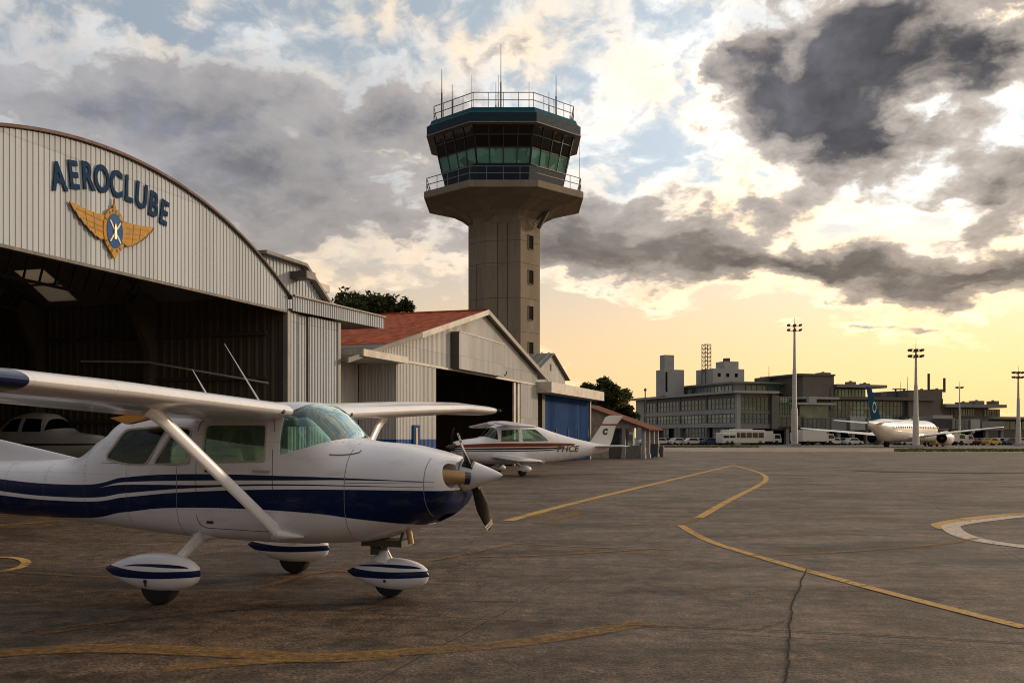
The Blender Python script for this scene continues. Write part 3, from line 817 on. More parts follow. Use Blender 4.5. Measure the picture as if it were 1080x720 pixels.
    n1 = g.noise(g.obj, 2, 5, .6)
    c = g.mix(msk, g.vm('SCALE', (.76,.75,.78), s=g.mr(n1,.3,.7,.93,1.05)), NB)
    rivr = g.m('ABSOLUTE', g.sub(g.m('FRACT', g.mul(y, 2.6)), .5))
    sk = g.mr(rivr, 0, .012, .35, 0)
    c = g.mix(sk, c, (.2,.19,.18))
    rip = g.noise(g.vm('MULTIPLY', g.obj, (6,1.6,1)), 1.2, 3, .5)
    pset(g, col=c, rough=.2, coat=.3, normal=g.bump(g.add(rip, g.mul(sk, -.3)), .22, .03)); wm = m
    st = [(.50,1.05,1.60,1.855),(2.7,1.045,1.60,1.955),(4.2,.99,1.36,2.01),(5.25,.95,1.18,2.005)]
    for s in (-1, 1):
        mb = MB(); wing_mesh(mb, st, 0, .745, s, .128, tip=.24)
        w = mb.build('wing', wm, root, smooth=35)
        for nm, a, b in (('flap',.60,2.62),('aileron',2.66,4.98)):
            sts = [lerp_st(st, a+(b-a)*k/6) for k in range(7)]
            mb = MB(); wing_mesh(mb, sts, .752, 1.0, s, .128); mb.build(nm, wm, w, smooth=35)
        mb = MB(); sts = [lerp_st(st, 5.0), lerp_st(st, 5.25)]; wing_mesh(mb, sts, .746, 1.0, s, .128, tip=.2); mb.build('tip_fairing', wm, w, smooth=35)
        mb = MB(); l = lerp_st(st, 5.2); mb.lathe([(.001,.07),(.02,.06),(.03,.02),(.03,-.04),(.001,-.05)], (l[1]-.02, s*5.34, l[3]), 'x', 10); mb.build('navigation_light', MAT['carred'] if s < 0 else MAT['blackrub'], w, smooth=40)
        mb = MB(); mb.lathe([(.001,.004),(.02,.002),(.022,-.02)], (1.052, s*.66, 1.85), 'x', 12); mb.build('vent_port', MAT['blackrub'], w)
        # wing strut, flattened tube with cuffs
        mb = MB(); p, q = Vector((.90, s*.50, .64)), Vector((.66, s*2.12, 1.87))
        mb.tube([p.lerp(q,k) for k in (0,.03,.12,.5,.9,.97,1)], [.075,.07,.062,.062,.064,.085,.12], 14, .42, up=(1,0,0))
        stt = mb.build('wing_strut', MAT['white'], root, smooth=40)
        mb = MB(); mb.tube([Vector((.80,s*.44,.60)), Vector((.93,s*.505,.645)), Vector((1.16,s*.48,.62))],[.05,.09,.01], 12, .7); mb.build('strut_fairing', MAT['white'], stt, smooth=50)
    # added wedge at the flap end; its amber colour imitates sunlight on the flap
    mb = MB(); mb.prism([(-1.00,1.80),(-.80,1.735),(-.50,1.79),(-.50,1.84),(-.80,1.83)], lambda u,v,w:(u,w,v), -.74, -.64); mb.build('flap_sun_patch', MAT['amber'], root)
    # --- tail
    mb = MB()
    def fin_ring(z, le, te, th): return [(le-(le-te)*x, th*y*8, z) for x, y in foil_part(0,1,.12)]
    mb.loft([fin_ring(1.25,-2.02,-5.5,.11), fin_ring(1.36,-2.12,-5.5,.10), fin_ring(1.46,-2.66,-5.55,.085), fin_ring(1.60,-3.45,-5.60,.07), fin_ring(1.85,-4.25,-5.68,.06), fin_ring(2.65,-5.0,-5.95,.04)])
    mb.build('tail_fin', MAT['white'], root, smooth=45)
    for s in (-1,1):
        mb = MB(); wing_mesh(mb, [(.05,-4.35,1.15,1.26),(1.7,-4.7,.75,1.28)], 0, 1, s, .09, tip=.1); mb.build('tailplane', MAT['white'], root, smooth=45)
    # --- spinner, propeller
    mb = MB(); mb.lathe([(.001,.395),(.018,.375),(.045,.32),(.085,.22),(.118,.13),(.145,.055),(.158,.0),(.160,-.03),(.001,-.03)], (2.675,0,1.235), 'x', 40)
    spn = mb.build('spinner', MAT['white'], root, smooth=35)
    mb = MB(); mb.lathe([(.162,0),(.164,.005),(.164,.014),(.162,.018)], (2.66,0,1.235), 'x', 40); mb.build('spinner_plate', MAT['greytrim'], spn, smooth=35)
    for ln, an in ((.74, R(140)), (.50, R(-40))):
        mb = MB(); blade_mesh(mb, (2.745,0,1.235), ln, an); b = mb.build('propeller_blade', MAT['blade'], root, smooth=50)
        d = Vector((0, math.sin(an), math.cos(an)))
        mb = MB(); c0 = Vector((2.745,0,1.235))+d*.12; mb.bar(c0-d*.03, c0+d*.04, .09, .10, up=(1,0,0)); mb.build('blade_boot', MAT['blackrub'], b)
        mb = MB()
        for k in ((.665,.70) if ln > .6 else (.47,)):
            e = Vector((0, math.cos(an), -math.sin(an))); c0 = Vector((2.745,0,1.235))+d*k
            tw = -R(58-44*k/.74); nn = d.cross(Vector((1,0,0))*math.sin(tw)+e*math.cos(tw))
            mb.bar(c0-d*.012, c0+d*.012, .128 if k < .69 else .112, .018, up=tuple(nn))
        mb.build('tip_stripe', MAT['emwhite'], b)
    # tan duct from the near inlet to the spinner plate
    mb = MB(); mb.tube([(2.44,-.37,1.245),(2.50,-.34,1.245),(2.66,-.25,1.225),(2.76,-.19,1.21)], [.075,.078,.064,.056], 20)
    du = mb.build('air_duct', MAT['tan'], root, smooth=50)
    mb = MB(); mb.tube([(2.755,-.194,1.211),(2.80,-.17,1.205)], [.061,.058], 20); mb.build('duct_collar', MAT['navy'], du, smooth=50)
    mb = MB(); mb.tube([(2.425,-.378,1.245),(2.45,-.365,1.245)], [.088,.086], 20); mb.build('duct_lip', MAT['white'], du, smooth=50)
    mb = MB(); mb.tube([(2.14,-.16,.72),(2.17,-.16,.56)], .03, 12); mb.build('exhaust_pipe', MAT['tan'], root, smooth=50)
    mb = MB(); mb.box(1.60,2.05,-.13,.13,.515,.58); mb.box(1.66,1.75,-.05,.05,.42,.52); mb.bar((1.9,-.1,.53),(1.72,-.1,.44),.02); mb.build('nose_gear_bay', MAT['steel'], root)
    mb = MB(); mb.tube([(2.06,-.12,.66),(2.02,-.12,.52)],.016,8); mb.build('drain_tube', MAT['steel'], root)
    # --- landing gear
    def M_spat(name, z0, z1, base):
        bands = [(NV, [(base-.7,z0+.235*1,z0+.225),(base-.55,z0+.225,z0+.135),(base-.1,z0+.200,z0+.130),(base+.35,z0+.212,z0+.150),(base+.6,z0+.225,z0+.165)]),
                 (NV, [(base-.36,z0+.232,z0+.230),(base-.1,z0+.268,z0+.245),(base+.2,z0+.272,z0+.240),(base+.38,z0+.245,z0+.238)])]
        return livery(name, bands, (base-.75, base+.65))
    def spat(x0, x1, z0, z1, y, w, mat, parent):
        mb = MB(); rings = []
        for k in range(25):
            u = k/24; r = math.sin(math.pi/2*min(1,u/.58))**.80 if u < .58 else max(0,1-((u-.58)/.42)**2.2)**.5
            r = max(.03, r)
            zc = z0+(z1-z0)*(.50+.02*(1-u)); x = x0+(x1-x0)*u
            rings.append([(x, y+w*r*math.copysign(abs(math.cos(a))**.85, math.cos(a)), zc+(z1-z0)*.5*r*math.copysign(abs(math.sin(a))**.9, math.sin(a))) for a in (2*math.pi*j/28 for j in range(28))])
        mb.loft(rings)
        return mb.build('wheel_fairing', mat, parent, smooth=50)
    def wheel(x, y, r, w, parent):
        mb = MB(); mb.lathe([(r*.5,-w/2),(r*.82,-w/2),(r*.95,-w*.40),(r,-w*.18),(r,w*.18),(r*.95,w*.40),(r*.82,w/2),(r*.5,w/2)], (x,y,r), 'y', 32); t = mb.build('tyre', MAT['tyre'], parent, smooth=40)
        mb = MB(); mb.lathe([(.001,-w*.42),(r*.5,-w*.46),(r*.5,w*.46),(.001,w*.42)], (x,y,r), 'y', 24); mb.build('wheel_hub', MAT['alu'], parent, smooth=40)
    sm1 = M_spat('wheel_fairing_paint', .13, .49, 0)
    for s in (-1,1):
        gear = MB(); p = Vector((-.12,s*.36,.585)); q = Vector((.13,s*1.12,.40))
        gear.tube([p, p.lerp(q,.35)+Vector((0,0,.015)), p.lerp(q,.7)+Vector((0,0,.005)), q], [.085,.07,.06,.055], 14, .40, up=(1,0,0))
        gl = gear.build('main_gear_leg', MAT['white'], root, smooth=50)
        mb = MB(); mb.tube([Vector((-.30,s*.34,.60)), Vector((-.12,s*.38,.585)), Vector((.06,s*.34,.58))],[.02,.10,.02],12,.7); mb.build('leg_fairing', MAT['white'], gl, smooth=50)
        sp = spat(-.66,.46,.125,.49,s*1.17,.15,sm1,root)
        wheel(-.0, s*1.17, .195, .15, root)
        mb = MB(); y = s*(1.17+.142*.98) ; mb.lathe([(.001,-.006),(.018,-.006),(.018,.006),(.001,.006)], (-.06,s*(1.17+.146),.235), 'y', 10); mb.bar((-.06,s*(1.17+.148),.225),(-.05,s*(1.17+.148),.185),.012); mb.build('axle_port', MAT['blackrub'], sp)
    ng = MB(); ng.tube([(1.72,0,.62),(1.80,0,.46),(1.84,0,.36)], [.04,.035,.05], 14); ngo = ng.build('nose_gear_strut', MAT['alu'], root, smooth=50)
    mb = MB(); mb.tube([(1.78,0,.36),(1.79,0,.42),(1.785,0,.46)], [.13,.07,.05], 16); mb.build('strut_boot', MAT['white'], ngo, smooth=50)
    sm2 = M_spat('nose_fairing_paint', .065, .39, 1.84)
    sp = spat(1.37,2.29,.07,.39,0,.13,sm2,root); wheel(1.86,0,.165,.13,root)
    mb = MB(); mb.lathe([(.001,-.006),(.014,-.006),(.014,.006),(.001,.006)], (1.86,-.128,.175), 'y', 10); mb.build('axle_port', MAT['blackrub'], sp)
    # --- aerials on the roof and wing, fuel cap, pitot
    for p, q in (((.53,-.30,1.95),(.09,-.30,2.57)), ((.36,-.90,1.97),(.16,-.90,2.26))):
        mb = MB(); mb.tube([p, Vector(p).lerp(Vector(q),.5), q], [.010,.007,.003], 8); mb.build('whip_antenna', MAT['carwhite'], root, smooth=60)
    mb = MB(); pts = [(1.46,-.50,1.435),(1.52,-.492,1.43),(1.60,-.485,1.432),(1.68,-.478,1.44),(1.74,-.47,1.455),(1.745,-.47,1.475)]
    pts = [(t, -(surf(t, z)+.006), z) for t, _, z in pts]; mb.tube(pts, .006, 6); mb.build('cowl_latch_wire', MAT['greytrim'], root)
    return root
trainer = build_trainer()

# ------------------------------------------------------------------ hangar row (local x along the fronts, y into the buildings)
TH = math.atan(.32); ROW = (.32*24.5-17.66, 24.5); RZ = math.pi/2-TH
FX = Vector((math.sin(TH), math.cos(TH), 0)); FY = Vector((-math.cos(TH), math.sin(TH), 0))
def row(x, y, z=0): return Vector((*ROW, 0))+FX*x+FY*y+Vector((0,0,z))
def front(y=0): return lambda x, o, z: (x, y-o, z)          # sheet facing the tarmac
def side(x, sg=1): return lambda u, o, z: (x+sg*o, u, z)     # sheet along y

def arch_z(x, z0=6.2, z1=8.6, hw=8.3):
    Rr = (hw*hw+(z1-z0)**2)/(2*(z1-z0)); return z1-Rr+math.sqrt(max(0, Rr*Rr-x*x))
def hangar_one():
    h = thing('arched_hangar', 'arched hangar with pale ribbed gable, wide dark doorway and blue lettering above', 'hangar', row(0,0), RZ)
    D = 20
    mb = MB(); mb.corr(-8.3, 8.3, 5.72, lambda x: arch_z(x)-.02, front(0), .165, .015); mb.build('gable_wall', MAT['sheet'], h)
    mb = MB(); mb.box(-8.3, 8.3, -.04, .14, 5.64, 5.715); mb.build('door_header', MAT['steel'], h)
    # roof shell, split where the translucent sheets sit
    def shell(xa, xb, ya, yb, lift=0.0, th=.06, n=18):
        mb = MB(); top = []; bot = []
        xs = [xa+(xb-xa)*i/n for i in range(n+1)]
        mb.loft([[(x,ya,arch_z(x)+lift+th) for x in xs]+[(x,ya,arch_z(x)+lift) for x in reversed(xs)],
                 [(x,yb,arch_z(x)+lift+th) for x in xs]+[(x,yb,arch_z(x)+lift) for x in reversed(xs)]])
        return mb
    parts = [(-8.45,6.45,-.06,D,40),(8.05,8.45,-.06,D,4),(6.45,8.05,-.06,8.15,6),(7.18,7.28,8.15,9.35,2),(6.45,8.05,9.35,D,6)]
    rf = None
    for xa, xb, ya, yb, n in parts:
        if rf is None: rfb = shell(xa,xb,ya,yb,n=n); rf = True
        else:
            b2 = shell(xa,xb,ya,yb,n=n)
            me = bpy.data.meshes.new('t'); b2.bm.to_mesh(me); b2.bm.free(); rfb.bm.from_mesh(me); bpy.data.meshes.remove(me)
    roof = rfb.build('roof', MAT['roofmetal'], h, smooth=30)
    for xa, xb in ((6.45,7.18),(7.28,8.05)): shell(xa,xb,8.15,9.35,n=5).build('skylight', MAT['skylight'], roof)
    mb = MB(); xs = [-8.45+16.9*i/60 for i in range(61)]
    mb.loft([[(x,-.10,arch_z(x)+.0),(x,-.10,arch_z(x)+.072),(x,-.05,arch_z(x)+.072),(x,-.05,arch_z(x)+.062)] for x in xs]); mb.build('roof_edge_trim', MAT['rusttrim'], roof, smooth=30)
    for x, s in ((8.3,-1),(-8.3,1)):
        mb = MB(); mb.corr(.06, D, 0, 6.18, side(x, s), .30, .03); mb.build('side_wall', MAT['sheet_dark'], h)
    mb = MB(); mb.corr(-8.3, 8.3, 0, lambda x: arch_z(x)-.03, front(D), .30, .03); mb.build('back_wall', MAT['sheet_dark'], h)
    # portal frames
    for i, y in enumerate((5.07, 9.8, 14.2, 18.6)):
        for s in (-1, 1):
            mb = MB(); mb.prism([(8.22,0),(7.80,0),(7.76,4.5),(6.9,5.95),(7.2,6.35),(7.8,6.25),(8.22,6.1)], lambda u,v,w: (s*u,w,v), y-.12, y+.12); mb.build('frame_column', MAT['conc_dark'], h)
        mb = MB()
        for a, b in [(k,k+1) for k in range(-12,12)]:
            xa, xb = a*.6, b*.6
            mb.bar((xa,y,arch_z(xa)-.16),(xb,y,arch_z(xb)-.16),.12,.22); mb.bar((xa,y,5.95+.15*math.cos(xa/5)),(xb,y,5.95+.15*math.cos(xb/5)),.08,.08)
            mb.bar((xa,y,5.95+.15*math.cos(xa/5)),(xb,y,arch_z(xb)-.2),.05,.05)
        mb.build('roof_truss', MAT['steel'], h)
    for s in (-1, 1):
        for z in (2.15, 3.55, 5.0):
            mb = MB(); mb.bar((s*8.15,.7,z),(s*8.15,D-.3,z),.16,.12); mb.build('girt', MAT['steel'], h)
    mb = MB(); mb.tube([(7.9,.5,3.35),(7.75,5.0,4.12),(7.6,7.6,4.2)], .035, 8); mb.build('brace_rod', MAT['mast'], h, smooth=50)
    mb = MB(); mb.box(8.18,8.36,-.06,.12,0,5.72); mb.build('door_jamb', MAT['greytrim'], h)
    # threshold
    # side bay with sliding leaves and a long fascia
    xs = [(8.36,8.92,.02),(9.02,9.66,.10),(9.76,11.70,.02)]
    for a, b, y in xs:
        mb = MB(); mb.corr(a, b, .05, 5.70, front(y), .20, .03); mb.build('side_bay_leaf', MAT['sheet'], h)
    for x in (8.97, 9.71):
        mb = MB(); mb.box(x-.045,x+.045,.03,.2,0,5.70); mb.build('leaf_post', MAT['steel'], h)
    mb = MB(); mb.box(11.70,11.90,-.04,.25,0,5.70); mb.build('corner_post', MAT['greytrim'], h)
    mb = MB(); mb.corr(.25, 6, 0, 5.7, side(11.85,1), .25, .03); mb.build('side_bay_return', MAT['sheet'], h)
    mb = MB(); mb.corr(8.36, 15.25, lambda x: 5.72+.018*(x-8.36), lambda x: 6.20+.012*(x-8.36), front(-.16), .16, .025); f = mb.build('fascia', MAT['sheet'], h)
    mb = MB(); mb.bar((8.34,-.19,6.225),(15.30,-.19,6.31),.10,.05); mb.build('fascia_cap', MAT['greytrim'], f)
    mb = MB(); mb.hexa([(8.4,-.1,5.74),(15.2,-.1,5.86),(15.2,6,5.86),(8.4,6,5.74),(8.4,-.1,5.80),(15.2,-.1,5.92),(15.2,6,5.92),(8.4,6,5.80)]); mb.build('side_bay_roof', MAT['roofmetal'], h)
    # rooftop gabled monitor behind the side bay
    y0 = 3.0
    m2 = MB()
    m2.corr(11.7, 16.3, 5.95, lambda x: 8.28 if x < 14.3 else 8.28-(x-14.3)*.62, front(y0), .24, .03); mo = m2.build('roof_monitor', MAT['sheet'], h)
    mb = MB(); mb.prism([(11.4,8.29),(14.33,8.29),(16.6,6.88),(16.66,6.98),(14.36,8.41),(11.4,8.41)], lambda u,v,w:(u,w,v), y0-.30, y0+5); mb.build('monitor_roof', MAT['roofmetal'], mo)
    mb = MB(); mb.box(13.5,14.2,y0-.75,y0-.04,7.70,7.98); mb.build('wall_vent', MAT['steel'], mo)
    mb = MB(); mb.hexa([(14.9,y0+.4,7.70),(17.5,y0+.4,7.72),(17.5,y0+3.5,7.72),(14.9,y0+3.5,7.70),(14.9,y0+.4,8.05),(17.5,y0+.4,8.02),(17.5,y0+3.5,8.02),(14.9,y0+3.5,8.05)]); mb.build('monitor_canopy', MAT['trim'], mo)
    # downpipe and lamp
    return h
hangar_one()

def letters(parent):
    word = 'AEROCLUBE'
    xc = [-1.80,-1.34,-.89,-.42,.07,.52,.99,1.45,1.86]
    base = [7.28,7.43,7.52,7.57,7.575,7.56,7.50,7.39,7.27]
    for i, (c, x, z) in enumerate(zip(word, xc, base)):
        cu = bpy.data.curves.new('letter', 'FONT'); cu.body = c; cu.size = .90; cu.align_x = 'CENTER'; cu.extrude = .009; cu.offset = .024; cu.space_character = 1
        o = bpy.data.objects.new('letter', cu); COL.objects.link(o)
        bpy.context.view_layer.update()
        me = bpy.data.meshes.new_from_object(o.evaluated_get(bpy.context.evaluated_depsgraph_get()))
        bpy.data.objects.remove(o)
        tilt = -.105*(x-.02)
        M = Matrix.Translation((x,-.04,z-.03)) @ Matrix.Rotation(-tilt,4,'Y') @ Matrix.Rotation(R(90),4,'X') @ Matrix.Diagonal((.74,1,1,1))
        me.transform(M); me.materials.clear(); me.materials.append(MAT['signblue'])
        L = bpy.data.objects.new('letter', me); COL.objects.link(L); L.parent = parent
sg = thing('name_sign', 'blue arched AEROCLUBE lettering on the pale ribbed gable', 'sign', row(0,0), RZ)
letters(sg)

def emblem():
    e = thing('winged_emblem', 'gold winged emblem with blue oval and crossed cream propeller, under the lettering', 'emblem', row(0,-.0), RZ)
    zc = 6.66; Y = -.035
    def flat(poly, y0, y1, mat, name, par=e):
        mb = MB(); mb.prism(poly, lambda u,v,w:(u,w,v), y0, y1); return mb.build(name, mat, par)
    def ell(cx, cz, rx, rz, n=40): return [(cx+rx*math.cos(2*math.pi*k/n), cz+rz*math.sin(2*math.pi*k/n)) for k in range(n)]
    rg = flat(ell(-.03,zc,.395,.555), Y-.045, Y, MAT['gold'], 'gold_ring')
    flat(ell(-.03,zc,.285,.425), Y-.056, Y-.046, MAT['emblue'], 'blue_oval')
    for a0 in (35,150,215,330,60,80,100,120,235,255,285,305):
        a = R(a0); c = (-.03+.34*math.cos(a), zc+.49*math.sin(a)); 
        mb = MB(); d = Vector((-.34*math.sin(a),0,.49*math.cos(a))).normalized(); p = Vector((c[0],Y-.048,c[1])); nn = Vector((d.z,0,-d.x))
        mb.bar(p-nn*.035, p+nn*.035, .012, .05); 
        mb.build('ring_mark', MAT['goldline'], rg)
    for s in (-1, 1):
        zr = zc+.02
        w = [(s*.34-.03, zr+.30), (s*.60-.03, zr+.29), (s*1.0-.03, zr+.31), (s*1.50-.03, zr+.36+.02)]
        low = [(1.50,.36),(1.36,.20),(1.33,.215),(1.20,.06),(1.17,.075),(1.02,-.06),(.99,-.045),(.84,-.17),(.81,-.155),(.66,-.26),(.63,-.24),(.48,-.31),(.34,-.25)]
        poly = w+[(s*a-.03, zr+b) for a, b in low[1:]]
        wg = flat(poly, Y-.03, Y-.002, MAT['gold'], 'wing')
        mb = MB(); 
        for (a,b),(c,d) in (((.42,.14),(1.30,.25)),((.42,.0),(1.08,.08)),((.42,-.13),(.86,-.07)),((.72,.28),(.66,-.2)),((1.0,.28),(.93,-.05))):
            mb.bar((s*a-.03,Y-.032,zr+b),(s*c-.03,Y-.032,zr+d),.008,.012)
        mb.build('feather_line', MAT['goldline'], wg)
        mb = MB()
        for k in range(len(low)-1):
            a, b = low[k], low[k+1]; mb.bar((s*a[0]-.03,Y-.03,zr+b[1]*0+a[1]-.012),(s*b[0]-.03,Y-.03,zr+b[1]-.012),.03,.022)
        mb.build('feather_edge', MAT['goldline'], wg)
    # crossed blades and a small upright figure
    for an in (36,-36):
        mb = MB(); d = Vector((math.sin(R(an)),0,math.cos(R(an)))); p = Vector((-.03,Y-.068,zc-.02))
        n = Vector((d.z,0,-d.x))
        for sg_ in (-1,1):
            q = [p+d*sg_*.03-n*.010, p+d*sg_*.03+n*.010, p+d*sg_*.16+n*.030, p+d*sg_*.31+n*.028, p+d*sg_*.32-n*.014, p+d*sg_*.17-n*.020]
            mb.loft([[(v.x,v.y,v.z) for v in q],[(v.x,v.y+.01,v.z) for v in q]])
        mb.build('crossed_blade', MAT['emwhite'], e)
    flat([(-.07,zc-.20),(.01,zc-.20),(.012,zc-.05),(-.005,zc+.10),(-.03,zc+.2),(-.055,zc+.10),(-.072,zc-.05)], Y-.078, Y-.069, MAT['tan'], 'centre_figure')
    flat([(-.075,zc+.54),(.015,zc+.54),(.02,zc+.62),(-.02,zc+.66),(-.03,zc+.80),(-.04,zc+.66),(-.08,zc+.62)], Y-.05, Y, MAT['gold'], 'finial')
    flat([(-.16,zc-.52),(.10,zc-.52),(.02,zc-.64),(-.03,zc-.68),(-.08,zc-.64)], Y-.05, Y, MAT['gold'], 'base_scroll')
emblem()

def hangar_two():
    h = thing('gabled_hangar', 'cream gabled hangar with red tiled roof and a box above its dark doorway', 'hangar', row(0,0), RZ)
    D = 17; XR = 27.5; ZR = 7.95
    def rz(x): return ZR-(XR-x)*.232 if x < XR else ZR-(x-XR)*.252
    # gable wall pieces round the doorway
    mb = MB(); mb.corr(16.8, 21.06, 0, 4.72, front(0), .15, .018); mb.build('front_wall', MAT['sheet_dado'], h)
    mb = MB(); mb.corr(13.3, 37.3, 4.725, lambda x: rz(x)-.06, front(.04), .15, .018); mb.build('gable_wall', MAT['sheet2'], h)
    mb = MB(); mb.corr(33.86, 37.3, 0, 4.72, front(0), .15, .018); mb.build('front_wall', MAT['sheet_dado'], h)
    mb = MB(); mb.box(16.8,37.3,-.045,-.003,4.70,4.80); mb.build('door_rail', MAT['trim'], h)
    for i in range(3):
        mb = MB(); mb.box(32.72+i*.38,32.72+i*.38+.34,.05+.1*(i%2),.14+.1*(i%2),.05,4.69); mb.build('folded_door_leaf', MAT['trim'], h)
    # recess to the left with posts and canopy
    for a, b in ((11.95,13.0),(13.12,14.6),(14.72,16.75)):
        mb = MB(); mb.corr(a, b, 0, 4.6, front(1.7), .15, .018); mb.build('recess_wall', MAT['sheet_dado'], h)
    for x in (13.06, 14.66):
        mb = MB(); mb.box(x-.055,x+.055,1.58,1.72,0,4.6); mb.build('recess_post', MAT['steel'], h)
    mb = MB(); mb.corr(.06, 1.7, 0, 4.6, side(16.82,-1), .15, .018); mb.build('recess_return', MAT['sheet_dado'], h)
    mb = MB(); mb.box(12.9,16.95,-.45,1.9,4.60,4.86); mb.build('canopy', MAT['trim'], h)
    mb = MB(); mb.corr(11.95, 13.3, 4.87, 5.25, front(1.2), .24, .02); mb.build('recess_soffit', MAT['sheet_dark'], h)
    # roof: tiled slopes, white barge boards, sheet flashing on the low left edge
    def slope(xa, xb, ya, yb, t0, t1): 
        mb = MB(); mb.hexa([(xa,ya,rz(xa)+t0),(xb,ya,rz(xb)+t0),(xb,yb,rz(xb)+t0),(xa,yb,rz(xa)+t0),(xa,ya,rz(xa)+t1),(xb,ya,rz(xb)+t1),(xb,yb,rz(xb)+t1),(xa,yb,rz(xa)+t1)]); return mb
    slope(15.6,XR,-.22,D,.0,.10).build('roof_slope', MAT['tile'], h)
    slope(12.3,15.59,-.22,D,.0,.085).build('low_roof_sheet', MAT['roofmetal'], h)
    slope(XR,38.6,-.22,D,.0,.10).build('roof_slope', MAT['roofmetal'], h)
    mb = MB(); mb.bar((XR,-.24,ZR+.11),(XR,D,ZR+.11),.24,.1); mb.build('ridge_cap', MAT['tile'], h)
    slope(18.8,XR-.01,-.30,-.225,-.12,.13).build('barge_board', MAT['trim'], h)
    slope(XR+.01,38.7,-.30,-.225,-.10,.13).build('barge_board', MAT['greytrim'], h)
    slope(11.9,18.75,-.34,-.225,-.06,.125).build('eave_flashing', MAT['roofmetal'], h)
    # white box over the doorway
    mb = MB(); mb.corr(22.9,29.5,4.78,6.48,front(-.42),.13,.014); bx = mb.build('overdoor_box', MAT['sheet2'], h)
    for x in (22.93,29.45):
        mb = MB(); mb.box(x-.03,x+.03,-.41,-.0,4.79,6.47); mb.build('box_cheek', MAT['steel'], bx)
    mb = MB(); mb.box(22.9,29.5,-.45,.0,6.485,6.53); mb.build('box_cap', MAT['trim'], bx)
    # shell
    for x, s in ((37.3,1),(16.9,-1)):
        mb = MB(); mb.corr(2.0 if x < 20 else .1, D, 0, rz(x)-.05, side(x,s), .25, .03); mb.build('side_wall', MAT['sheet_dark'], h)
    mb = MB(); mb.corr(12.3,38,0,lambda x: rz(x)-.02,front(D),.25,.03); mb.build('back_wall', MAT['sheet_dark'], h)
    mb = MB(); mb.box(23.6,23.85,-.06,-.035,6.9,7.1); mb.build('wall_lamp', MAT['steel'], h)
    for i, x in enumerate((30.6,)):
        mb = MB(); mb.tube([(x,-.06,4.9),(x,-.2,5.0),(x,-.22,5.15)],.03,8); mb.build('conduit', MAT['steel'], h)
    return h
hangar_two()
# small blue board on the cream wall
bs = thing('notice_board', 'narrow tall blue board fixed low on the cream wall', 'notice board', row(18.68,-.04), RZ)
mb = MB(); mb.box(-.34,.34,-.05,0,1.12,2.12); mb.build('board_panel', MAT['bluedoor'], bs)
mb = MB(); mb.box(-.10,.10,-.062,-.052,1.3,2.0); mb.build('pale_strip', MAT['tan'], bs)

def hangar_three():
    h = thing('blue_door_hangar', 'hangar with tall dark blue doors under a thick pale concrete awning', 'hangar', row(0,0), RZ)
    mb = MB(); mb.box(37.0,51.5,-.95,.6,4.28,4.92); mb.build('awning', MAT['trim'], h)
    xs = [39.0,42.1,45.2,48.0,51.0]
    for a, b in zip(xs, xs[1:]):
        mb = MB(); mb.corr(a+.02,b-.02,.06,4.27,front(.1),.26,.025); d = mb.build('door_leaf', MAT['bluedoor'], h)
        mb = MB(); mb.box(b-.35,b-.25,.03,.07,1.6,2.2); mb.build('door_pull', MAT['steel'], d)
    mb = MB(); mb.box(38.3,38.95,0,.4,0,4.28); mb.build('door_pier', MAT['steel'], h)
    mb = MB(); mb.box(51.02,51.4,0,.4,0,4.28); mb.build('door_pier', MAT['greytrim'], h)
    # raised gabled body
    gy = 3.0; xa, xb = 46.6, 55.2; xm = 51.0
    zz = lambda x: 6.2+(x-xa)/(xm-xa)*1.55 if x < xm else 7.75-(x-xm)/(xb-xm)*1.55
    mb = MB(); mb.corr(xa,xb,4.0,lambda x: zz(x),front(gy),.26,.02); gw = mb.build('gable_wall', MAT['sheet2'], h)
    mb = MB(); mb.box(50.8,51.2,gy-.06,gy-.03,6.55,7.05); mb.build('gable_vent', MAT['steel'], gw)
    mb = MB(); mb.box(51.2,51.7,gy-.06,gy-.03,5.5,5.75); mb.build('gable_lamp', MAT['steel'], gw)
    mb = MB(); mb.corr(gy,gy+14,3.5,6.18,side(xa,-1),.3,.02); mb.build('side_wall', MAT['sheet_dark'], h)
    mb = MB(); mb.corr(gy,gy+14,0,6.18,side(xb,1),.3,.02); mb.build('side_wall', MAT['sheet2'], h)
    mb = MB(); mb.corr(gy-.3,gy+14,lambda y: 0,lambda y: 1,lambda u,o,z:(xa-.5+(xm-xa+.5)*z, u, zz(xa)-.16+z*(7.75-zz(xa)+.2)+o+.06),.55,.06); mb.build('roof_slope', MAT['roofmetal'], h)
    mb = MB(); mb.corr(gy-.3,gy+14,lambda y: 0,lambda y: 1,lambda u,o,z:(xb+.5-(xb-xm+.5)*z, u, zz(xb)-.16+z*(7.75-zz(xb)+.2)+o+.06),.55,.06); mb.build('roof_slope', MAT['roofmetal'], h)
    mb = MB(); mb.box(52.2,53.8,gy+8,gy+10,7.2,8.3); mb.build('roof_vent', MAT['greytrim'], h)
    # lower blocks either side
    mb = MB(); mb.box(38.3,46.5,.62,12,0,4.9); mb.build('front_block', MAT['sheet_dark'], h)
    mb = MB(); mb.box(51.45,54.2,1.2,3.6,0,3.7); mb.build('side_block', MAT['steel'], h)
    return h
hangar_three()

